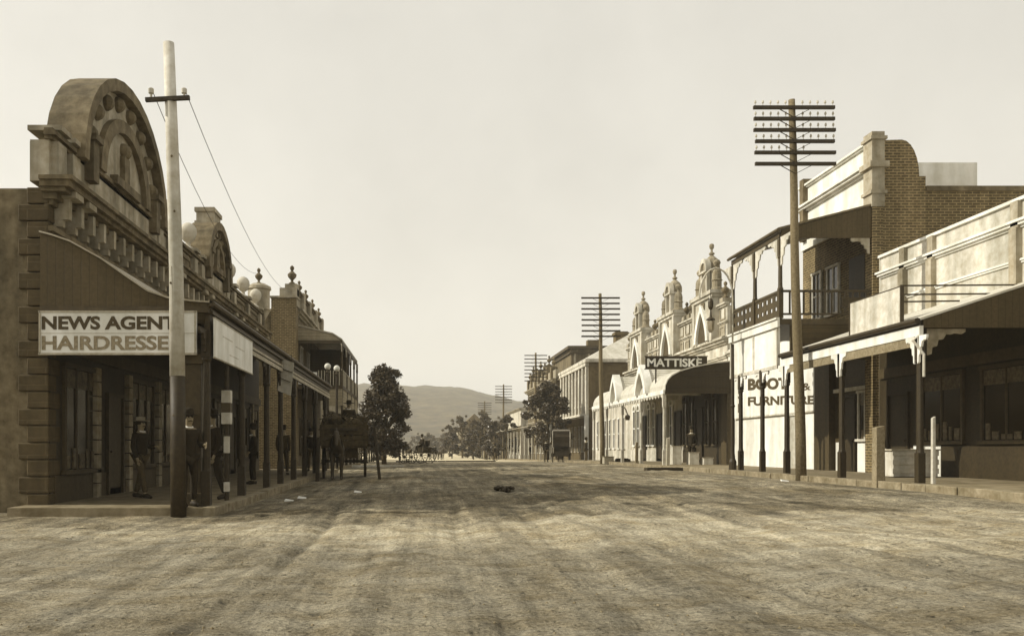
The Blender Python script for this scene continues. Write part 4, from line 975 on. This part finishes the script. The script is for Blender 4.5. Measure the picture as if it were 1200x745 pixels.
def person(label, x, y, zb, rz=0., sc=1., coat=SUITD, trou=SUITD, hat='bowler', pose='stand', group=None, apron=False, arms='down', nofing=False):
    t = thing('person', label, 'person', (x, y, zb), group, rz if rz else 1e-6); t.scale = (sc, sc, sc)
    sit = pose == 'sit'; dz = -.42 if sit else 0
    H = {}
    def leg(k):
        st = .05*k if pose == 'walk' else 0
        if sit: return [(.1*k,0,.92+dz), (.13*k,-.42,.93+dz), (.13*k,-.5,.5+dz), (.13*k,-.62,.45+dz)]
        sty = {'walk': .22*k, 'stand': .03*k}[pose]
        return [(.095*k,0,.9), (.11*k,-.03+sty*.5,.5), (.115*k,sty,.09), (.13*k,sty-.15,.035)]
    def arm(k):
        if arms == 'reins' or sit: return [(.19*k,0,1.42+dz), (.25*k,-.08,1.14+dz), (.13*k,-.36,1.12+dz)]
        if arms == 'hips': return [(.19*k,0,1.42), (.25*k,.05,1.15), (.19*k,-.13,.98)]
        if arms == 'bent' and k > 0: return [(.19*k,0,1.42), (.25*k,-.02,1.15), (.2*k,-.26,1.16)]
        return [(.185*k,0,1.42), (.225*k,.03,1.14), (.205*k,-.07,.89)]
    sp = [(0,0,.95+dz), (0,0,1.12+dz), (0,0,1.3+dz), (0,.0,1.44+dz), (0,0,1.52+dz), (0,-.01,1.6+dz), (0,-.015,1.68+dz), (0,-.01,1.75+dz)]
    V = list(sp); E = [(i, i+1) for i in range(7)]; Rd = [.11,.1,.105,.08,.052,.075,.092,.06]
    V.append((0,-.115,1.64+dz)); E.append((5, 8)); Rd.append(.018)
    for k in (-1, 1):
        b0 = len(V); V += leg(k); E += [(0,b0),(b0,b0+1),(b0+1,b0+2),(b0+2,b0+3)]; Rd += [.085,.055,.04,.035]
        b0 = len(V); A = arm(k); V += A; E += [(3,b0),(b0,b0+1),(b0+1,b0+2)]; Rd += [.055,.042,.03]
        hd = Vector(A[2]) + (Vector(A[2])-Vector(A[1])).normalized()*.09; V.append(tuple(hd)); E.append((b0+2, b0+3)); Rd.append(.032); H[k] = hd
    body = skin(V, E, Rd, SKIN, 'body', t, 1)
    if not nofing:
        import bmesh
        bm = bmesh.new(); bm.from_mesh(body.data)
        for k in (-1, 1):
            mbf = fingers(H[k].x, H[k].y, H[k].z, k); vs = [bm.verts.new(v) for v in mbf.v]
            for f in mbf.f:
                try: bm.faces.new([vs[i] for i in f])
                except ValueError: pass
        bm.to_mesh(body.data); bm.free()
    # trousers
    V = [(0,0,.98+dz)]; E = []; Rd = [.14]
    for k in (-1, 1):
        L_ = leg(k); b0 = len(V); V += L_[:2] + [tuple(Vector(L_[2]) + Vector((0,0,.02)))]; E += [(0,b0),(b0,b0+1),(b0+1,b0+2)]; Rd += [.105,.078,.062]
    skin(V, E, Rd, trou, 'trousers', t, 1)
    V = [(0,.0,.84+dz if not sit else .92+dz), (0,0,1.1+dz), (0,0,1.3+dz), (0,0,1.44+dz)]; E = [(0,1),(1,2),(2,3)]; Rd = [(.2,.15),(.165,.135),(.185,.14),(.13,.11)]
    for k in (-1, 1):
        A = arm(k); b0 = len(V); V += A; E += [(3,b0),(b0,b0+1),(b0+1,b0+2)]; Rd += [.08,.062,.05]
    skin(V, E, Rd, coat, 'jacket', t, 1)
    z = 1.68+dz
    for k in (-1, 1):
        mb = MB(); a = Vector(leg(k)[2]); b_ = Vector(leg(k)[3]); mb.tube([a + Vector((0,.06,-.03)), a + Vector((0,-.02,-.02)), b_ + Vector((0,-.02,.0))], [.045,.055,.035], 8); mb.build('boot', HAIR, t, world=True, smooth=True)
        MB().ball((.035*k, -.098, z+.0), .011, 8).build('eye', HAIR, t, world=True)
    MB().tube([(-.07,-.03,1.505+dz),(-.05,-.085,1.49+dz),(0,-.105,1.485+dz),(.05,-.085,1.49+dz),(.07,-.03,1.505+dz)], .015, 6).build('shirt_collar', SHIRT, t, world=True)
    MB().tube([(-.045,-.088,z-.075),(0,-.105,z-.062),(.045,-.088,z-.075)], [.006,.014,.006], 6).build('moustache', HAIR, t, world=True)
    MB().lathe((0,.01,z), [(.095,-.03),(.1,.02),(.098,.07),(.07,.1)], 12).build('hair', HAIR, t, world=True)
    if hat == 'bowler': P = [(.155,.045),(.16,.055),(.105,.06),(.105,.13),(.085,.17),(.03,.185)]
    elif hat == 'straw': P = [(.2,.05),(.2,.062),(.105,.066),(.1,.14),(.02,.145)]
    else: P = [(.23,.04),(.235,.05),(.11,.06),(.1,.15),(.06,.17),(.01,.16)]
    MB().lathe((0,0,z), P, 16).build('hat', STUC_M if hat == 'straw' else SUITD, t, world=True)
    if apron:
        MB().prism([(-.16,.45),(.16,.45),(.15,1.02),(.09,1.3),(-.09,1.3),(-.15,1.02)], 'y', -.175, -.16).build('apron', SHIRT, t, world=True)
    return t
gm = 'people under the left verandah'
person('man in dark suit and bowler standing before the corner pier of the left verandah', -4.32, 16.04, PL(16), R(40), 1., SUITD, SUITD, 'bowler', arms='bent', group=gm)
person('man in dark coat and wide hat standing behind the barber pole', -4.36, 18.1, PL(18), R(-50), 1.04, SUITD, SUITD, 'wide', 'walk', arms='down', group=gm)
person('man in a pale straw hat in the deep shade near the left shop wall', -6.05, 18.6, PL(18), R(70), .97, SUITD, SUITM, 'straw', 'walk', arms='bent', group=gm)
person('man in brown jacket and dark trousers standing midway along the left verandah', -4.75, 24.6, PL(24), R(-75), .95, SUITD, SUITD, 'bowler', arms='hips', group=gm)
person('man in brown coat walking away under the far part of the left verandah', -4.9, 31, PL(31), R(180), 1., SUITM, SUITM, 'wide', 'walk', group=gm)
person('man in dark clothes at the kerb end of the left verandah', -4.5, 36.0, PL(36), R(0), 1., SUITD, SUITM, 'wide', group=gm)
gf = 'distant people on the right footpath'
for i, (x, y, lab) in enumerate(((9.9, 66, 'man in dark clothes standing at the left wheel of the hooded cab'), (11.9, 90, 'dark figure on the far right footpath under the parapet building'), (9.0, 100, 'distant man crossing the road near the far right verandahs'), (12.2, 62, 'man standing by the wall beyond the arched verandah'))):
    person(lab, x, y, G(x, y), R(30*i), 1., SUITD, SUITM, 'wide', 'walk' if i == 2 else 'stand', group=gf, nofing=True)
person('man in dark jacket standing inside the dark curved verandah end', 13.2, 41.2, PR(41), R(-20), 1., SUITD, SUITD, 'bowler', nofing=True)

def horse(label, x, y, zb, rz, sc=1., head=0., coat=HORSE):
    t = thing('horse', label, 'horse', (x, y, zb), None, rz if rz else 1e-6); t.scale = (sc, sc, sc)
    V = [(0,.1,1.18), (0,-.3,1.2), (0,-.62,1.22), (0,-.85,1.46), (0,-1.02,1.72), (0,-1.14,1.86+head), (0,-1.32,1.68+head), (0,-1.46,1.5+head), (0,.45,1.24), (0,.72,1.22)]
    E = [(0,1),(1,2),(2,3),(3,4),(4,5),(5,6),(6,7),(0,8),(8,9)]
    Rd = [(.30,.32),(.28,.31),(.24,.28),(.16,.21),(.11,.16),(.1,.12),(.085,.1),(.06,.065),(.27,.29),(.2,.2)]
    for k in (-1, 1):
        b0 = len(V); f = .06*k
        V += [(.16*k,-.6,.98), (.165*k,-.62+f,.56), (.165*k,-.6+f,.14), (.165*k,-.66+f,.03)]; E += [(2,b0),(b0,b0+1),(b0+1,b0+2),(b0+2,b0+3)]; Rd += [.11,.06,.042,.055]
        b0 = len(V); V += [(.17*k,.6,.95), (.18*k,.5-f,.72), (.17*k,.74-f,.5), (.17*k,.68-f,.13), (.17*k,.62-f,.03)]; E += [(8,b0),(b0,b0+1),(b0+1,b0+2),(b0+2,b0+3),(b0+3,b0+4)]; Rd += [.16,.11,.06,.042,.055]
        b0 = len(V); V.append((.06*k,-1.12,2.04+head)); E.append((5,b0)); Rd.append(.02)
    skin(V, E, Rd, coat, 'body', t, 1)
    MB().tube([(0,-.8,1.74),(0,-.95,1.9),(0,-1.08,1.98+head)], [.03,.05,.04], 6).build('mane', HAIR, t, world=True)
    MB().tube([(0,.86,1.3),(0,.98,1.1),(0,.98,.7),(0,.94,.45)], [.04,.07,.06,.02], 7).build('tail', HAIR, t, world=True)
    mb = MB(); mb.tube([(.2*math.cos(R(a))*1.05, -.72-.1*math.sin(R(a)), 1.32+.3*math.sin(R(a))) for a in range(0, 361, 24)], .04, 6)
    mb.bar((-.34,-.6,1.12),(-.34,1.2,1.1),.05); mb.bar((.34,-.6,1.12),(.34,1.2,1.1),.05); mb.build('harness', SUITD, t, world=True)
    return t
def wheel_mb(cx, cy, cz, r, n=12, w=.055):
    mb = MB()
    mb.tube([(cx, cy + r*math.cos(2*math.pi*i/24), cz + r*math.sin(2*math.pi*i/24)) for i in range(25)], w*.55, 6, cap=False)
    for i in range(n):
        a = 2*math.pi*i/n; mb.bar((cx, cy + .07*math.cos(a), cz+.07*math.sin(a)), (cx, cy+(r-.02)*math.cos(a), cz+(r-.02)*math.sin(a)), .03)
    mb.tube([(cx-.1,cy,cz),(cx+.1,cy,cz)], .08, 8); return mb
# hay cart facing the camera
cx, cy = -2.78, 32.2; zb = G(cx, cy)
rz = R(4)
t = thing('hay_cart', 'two wheeled dark cart piled with hay on the left, seen end on', 'cart', (cx, cy, zb), None, rz)
for k in (-1, 1): wheel_mb(.78*k, .2, .62, .62, 14, .09).build('wheel', DARKW, t, world=True)
MB().tube([(-.78,.2,.62),(.78,.2,.62)], .05, 8).build('axle', IRON, t, world=True)
mb = MB(); mb.box(-.8,.8,-.9,1.3,1.12,1.2); 
for k in (-1, 1):
    mb.box(.8*k-.03,.8*k+.03,-.9,1.3,1.2,1.36); mb.box(.8*k-.03,.8*k+.03,-.9,1.3,1.42,1.56)
for k_ in range(4):
    z_ = 1.2 + k_*.2
    mb.box(-.86,.86,-.95,-.89,z_,z_+.185)
    for k in (-1, 1): mb.box(.86*k-.03,.86*k+.03,-.89,1.3,z_,z_+.185)
for x_ in (-.8, -.3, .3, .8): mb.box(x_-.04, x_+.04, -1.0, -.95, 1.1, 2.05)
mb.box(-.5,.5,-.6,1.1,.75,1.12)
mb.build('body', mat('weathered_cart_boards', .06, .5, 9, rough=.9, bump=.5), t, world=True)
mb = MB(); r_ = random.Random(3)
for i in range(60): mb.ball((r_.uniform(-.66,.66), r_.uniform(-.7,1.15), r_.uniform(1.7,2.2)), r_.uniform(.16,.26), 7, .8)
for i in range(500):
    p = Vector((r_.uniform(-.86,.86), r_.uniform(-.98,1.3), r_.uniform(1.3,2.4))); d = Vector((r_.uniform(-1,1), r_.uniform(-1,1), r_.uniform(-.8,.6)))*.16
    mb.bar(p-d, p+d, .014)
mb.build('hay_load', HAY, t, world=True)
MB().box(-.5,.5,-1.05,-.7,1.75,1.84).build('seat', DARKW, t, world=True)
horse('dark horse between the shafts of the hay cart, facing the camera', cx-.1, cy-1.95, G(cx, 30), R(4), .95, -.25)
person('driver in dark clothes and wide hat sitting on the hay cart', cx+.2, cy-.4, zb+1.55, R(3), .95, SUITD, SUITM, 'wide', 'sit')
# four wheeled buggy
def buggy(label, x, y, rz, hood=False, hoodm=DARKW, lab_h='', lab_p='', reverse=False):
    zb = G(x, y); t = thing('buggy', label, 'carriage', (x, y, zb), 'horse drawn carriages', rz)
    for k in (-1, 1):
        wheel_mb(.65*k, .55, .62, .62, 12, .06).build('wheel', DARKW, t, world=True)
        wheel_mb(.62*k, -.95, .48, .48, 12, .06).build('wheel', DARKW, t, world=True)
    MB().box(-.45,.45,-1.1,.9,.78,.86).box(-.48,.48,.1,.9,.86,1.2).box(-.46,.46,-.95,-.85,.86,1.1).build('body', BROWN, t, world=True)
    MB().box(-.46,.46,.15,.65,1.2,1.32).box(-.46,.46,.62,.72,1.32,1.75).build('seat', DARKW, t, world=True)
    if hood:
        P = [(-.55,2.42),(.2,2.5),(.85,2.35),(1.0,1.9),(.9,1.2)]
        MB().prism(P + [(a-.04 if i > 1 else a, c-.05) for i, (a, c) in list(enumerate(P))[::-1]], 'x', -.62, .62).box(-.62,.62,.9,.94,1.2,2.2).build('hood', DARKW, t, world=True)
        MB().box(-.56,.56,.3,.9,.45,1.2).box(-.75,.75,.5,.62,.52,.66).build('boot_box', DARKW, t, world=True)
        mb = MB(); 
        for k in (-1, 1): mb.tube([(.64*k,.95,1.15),(.64*k,1.02,1.9),(.64*k,.9,2.36)], .025, 6)
        mb.tube([(-.64,.92,2.38),(.64,.92,2.38)], .025, 6); mb.build('hood_piping', OFFW, t, world=True)
    h = Matrix.Rotation(rz, 4, 'Z') @ Vector((0, -2.35, 0)); horse(lab_h, x+h.x, y+h.y, zb, rz)
    d = Matrix.Rotation(rz, 4, 'Z') @ Vector((0, .3, 0)); person(lab_p, x+d.x, y+d.y, zb+.83, rz, 1., SUITD, SUITD, 'wide', 'sit', nofing=True)
buggy('open dark buggy standing beside the left tree', .05, 66, R(-62), lab_h='dark horse harnessed to the open buggy by the left tree', lab_p='driver with wide hat on the open buggy')
buggy('hooded cab with white edged dark hood on the right of the road', 11.0-.2, 64.5, R(172), True, lab_h='horse ahead of the hooded cab on the right', lab_p='driver hidden under the hood of the right cab')
buggy('small distant buggy in the middle far end of the street', 2.6, 128, R(20), False, lab_h='horse of the small distant buggy', lab_p='driver of the small distant buggy')

# white crate under near right verandah
t = thing('crate', 'white painted box standing under the near right verandah', 'crate', (13.3, 23.0, PR(23)))
zb = PR(23); mb = MB(); mb.box(12.75,13.95,22.9,23.5,zb+.02,zb+.72)
for z in (.1,.34,.58): mb.box(12.73,13.97,22.88,22.9,zb+z,zb+z+.14)
mb.build('body', OFFW, t, bevel=.01); MB().box(12.7,14.0,22.85,23.55,zb+.72,zb+.76).build('lid', PALEW, t)
# boxes, planks at pole two
t = thing('crate', 'small pale box at the foot of the second telegraph pole', 'crate', (11.25, 49.0, PR(49)))
MB().box(10.6,11.15,48.6,49.1,PR(49)-.12,PR(49)+.28).build('body', PALEW, t, bevel=.01); MB().box(10.57,11.18,48.57,49.13,PR(49)+.28,PR(49)+.31).build('lid', MIDW, t)
t = tag(MB().box(11.3,12.1,48.6,49.0,PR(49),PR(49)+.16).box(11.35,12.0,48.65,48.95,PR(49)+.16,PR(49)+.2).build('timber_stack', DARKW), 'low dark stack of timber beside the small pale box', 'timber')
t = tag(MB().box(9.4,10.9,35.0,35.5,G(10,35)-.02,G(10,35)+.13).build('drain_grate', DARKW, bevel=.01), 'dark plank bridge over the gutter before the curved verandah end', 'plank bridge')
for i, (x, y, z) in enumerate(((13.0, 40.4, .55), (13.6, 40.2, .3), (12.25, 40.6, .85))):
    t = thing('goods_crate', ['middle pale crate in the dark arched verandah opening', 'lowest pale crate by the wall in the dark arched verandah opening', 'tallest pale crate at the kerb side of the dark arched verandah opening'][i], 'crate', (x, y, PR(40)), 'goods under the arched verandah')
    MB().box(x-.22, x+.22, y-.25, y+.25, PR(40), PR(40)+z).build('body', OFFW, t, bevel=.012); MB().box(x-.24, x+.24, y-.27, y+.27, PR(40)+z, PR(40)+z+.035).build('lid', PALEW, t)

# loose stones, droppings, scraps
mb = MB(); r_ = random.Random(11)
for i in range(1500):
    y = 5 + 40*r_.random()**2.2; x = r_.uniform(-4.5, 10.7) if y > 16 else r_.uniform(-9, 12)
    x = max(-.55*y, min(.75*y, x)); rr = r_.uniform(.006, .018)
    z = float(ground(x, y)); d = [r_.uniform(.6, 1.2) for _ in range(3)]; k = len(mb.v)
    mb.add([(x-rr*d[0],y,z+rr*.2),(x+rr*d[1],y,z+rr*.2),(x,y-rr*d[2],z+rr*.1),(x,y+rr*d[0],z+rr*.1),(x,y,z+rr*.9),(x,y,z-rr)], [(0,2,4),(2,1,4),(1,3,4),(3,0,4),(2,0,5),(1,2,5),(3,1,5),(0,3,5)])
tag(mb.build('loose_stones', STONE), 'small loose stones and clods scattered over the dirt road', 'stones', kind='stuff')
mb = MB()
for i in range(34):
    a = r_.uniform(0, 6.28); q = .22*r_.random()**.5; x, y = 2.15+q*math.cos(a)*1.2, 21.2+q*math.sin(a); mb.ball((x, y, float(ground(x, y))+.03+r_.random()*.07), r_.uniform(.03,.055), 7)
tag(mb.build('horse_droppings', DARKW), 'dark clump of horse droppings in the middle of the road', 'droppings')
for i, (x, y) in enumerate(((-3.0, 19.8), (-2.78, 20.4), (-1.6, 22.6), (10.3, 24.0))):
    z = float(ground(x, y)); mb = MB(); mb.hexa([(x-.1,y-.05,z+.01),(x+.09,y-.07,z+.0),(x+.1,y+.06,z+.01),(x-.08,y+.07,z+.02),(x-.09,y-.04,z+.05),(x+.1,y-.06,z+.025),(x+.1,y+.07,z+.03),(x-.08,y+.08,z+.06)])
    tag(mb.build('paper_scrap', PAPER), ['white paper scrap nearest the left kerb', 'white paper scrap just beyond the nearest one at the left kerb', 'small pale scrap farther out from the left kerb', 'pale scrap in the right gutter below the telegraph pole'][i], 'paper', 'paper scraps on the road')

# ------------------------------------------------------------------ haze
hb = MB().box(-800, 1250, -40, 1000, -4, 110).build('haze', STONE)
hm = bpy.data.materials.new('haze_air'); hm.use_nodes = True; nt = hm.node_tree; nt.nodes.clear()
ou = nt.nodes.new('ShaderNodeOutputMaterial'); pv = nt.nodes.new('ShaderNodeVolumePrincipled')
pv.inputs['Color'].default_value = (.97, .96, .9, 1); pv.inputs['Density'].default_value = .0005; pv.inputs['Anisotropy'].default_value = 0.1
nt.links.new(pv.outputs[0], ou.inputs['Volume']); hb.data.materials.clear(); hb.data.materials.append(hm)
tag(hb, kind='stuff')

# ------------------------------------------------------------------ light
az, el = R(91), R(35)           # azimuth measured from +Y towards -X
sd = Vector((-math.sin(az)*math.cos(el), math.cos(az)*math.cos(el), math.sin(el)))
L = bpy.data.lights.new('sun', 'SUN'); L.energy = 4.9; L.angle = R(.6); L.color = (1, .955, .84)
lo = bpy.data.objects.new('sun', L); C.objects.link(lo); lo.rotation_euler = (-sd).to_track_quat('-Z', 'Y').to_euler()
w = bpy.data.worlds.new('World'); scene.world = w; w.use_nodes = True; n = w.node_tree.nodes; K = w.node_tree.links
bg = n['Background']; sk = n.new('ShaderNodeTexSky'); sk.sky_type = 'NISHITA'; sk.sun_disc = False
sk.sun_elevation = el; sk.sun_rotation = -az; sk.dust_density = 3; sk.air_density = 1.2
bw_ = n.new('ShaderNodeRGBToBW'); K.new(sk.outputs[0], bw_.inputs[0])
mr = n.new('ShaderNodeMapRange'); mr.inputs[1].default_value = .5; mr.inputs[2].default_value = 9; mr.inputs[3].default_value = 6.1; mr.inputs[4].default_value = 12.4
K.new(bw_.outputs[0], mr.inputs[0])
tc = n.new('ShaderNodeTexCoord'); no = n.new('ShaderNodeTexNoise'); no.inputs['Scale'].default_value = 2.6; no.inputs['Detail'].default_value = 9; no.inputs['Roughness'].default_value = .6; K.new(tc.outputs['Generated'], no.inputs['Vector'])
m2 = n.new('ShaderNodeMapRange'); m2.inputs[1].default_value = .3; m2.inputs[2].default_value = .7; m2.inputs[3].default_value = .90; m2.inputs[4].default_value = 1.07; K.new(no.outputs['Fac'], m2.inputs[0])
mm = n.new('ShaderNodeMath'); mm.operation = 'MULTIPLY'; K.new(mr.outputs[0], mm.inputs[0]); K.new(m2.outputs[0], mm.inputs[1])
cc = n.new('ShaderNodeVectorMath'); cc.operation = 'SCALE'; cc.inputs[0].default_value = (1.035, 1.0, .905); K.new(mm.outputs[0], cc.inputs['Scale'])
K.new(cc.outputs[0], bg.inputs['Color']); bg.inputs['Strength'].default_value = .1

# ------------------------------------------------------------------ camera
cam = bpy.data.cameras.new('camera'); co = bpy.data.objects.new('camera', cam); C.objects.link(co); scene.camera = co
co.location = (0, 0, H_CAM); co.rotation_euler = (R(90), 0, 0)
cam.sensor_width = 36; cam.lens = 30; cam.shift_x = 110/1200; cam.shift_y = 152.5/1200; cam.clip_end = 6000; cam.clip_start = .1
scene.view_settings.view_transform = 'Standard'; scene.view_settings.look = 'None'; scene.view_settings.exposure = 0; scene.view_settings.gamma = 1
try: scene.view_settings.use_curve_mapping = False
except Exception: pass
scene.render.engine = 'CYCLES'
scene.cycles.volume_bounces = 1; scene.cycles.max_bounces = 6
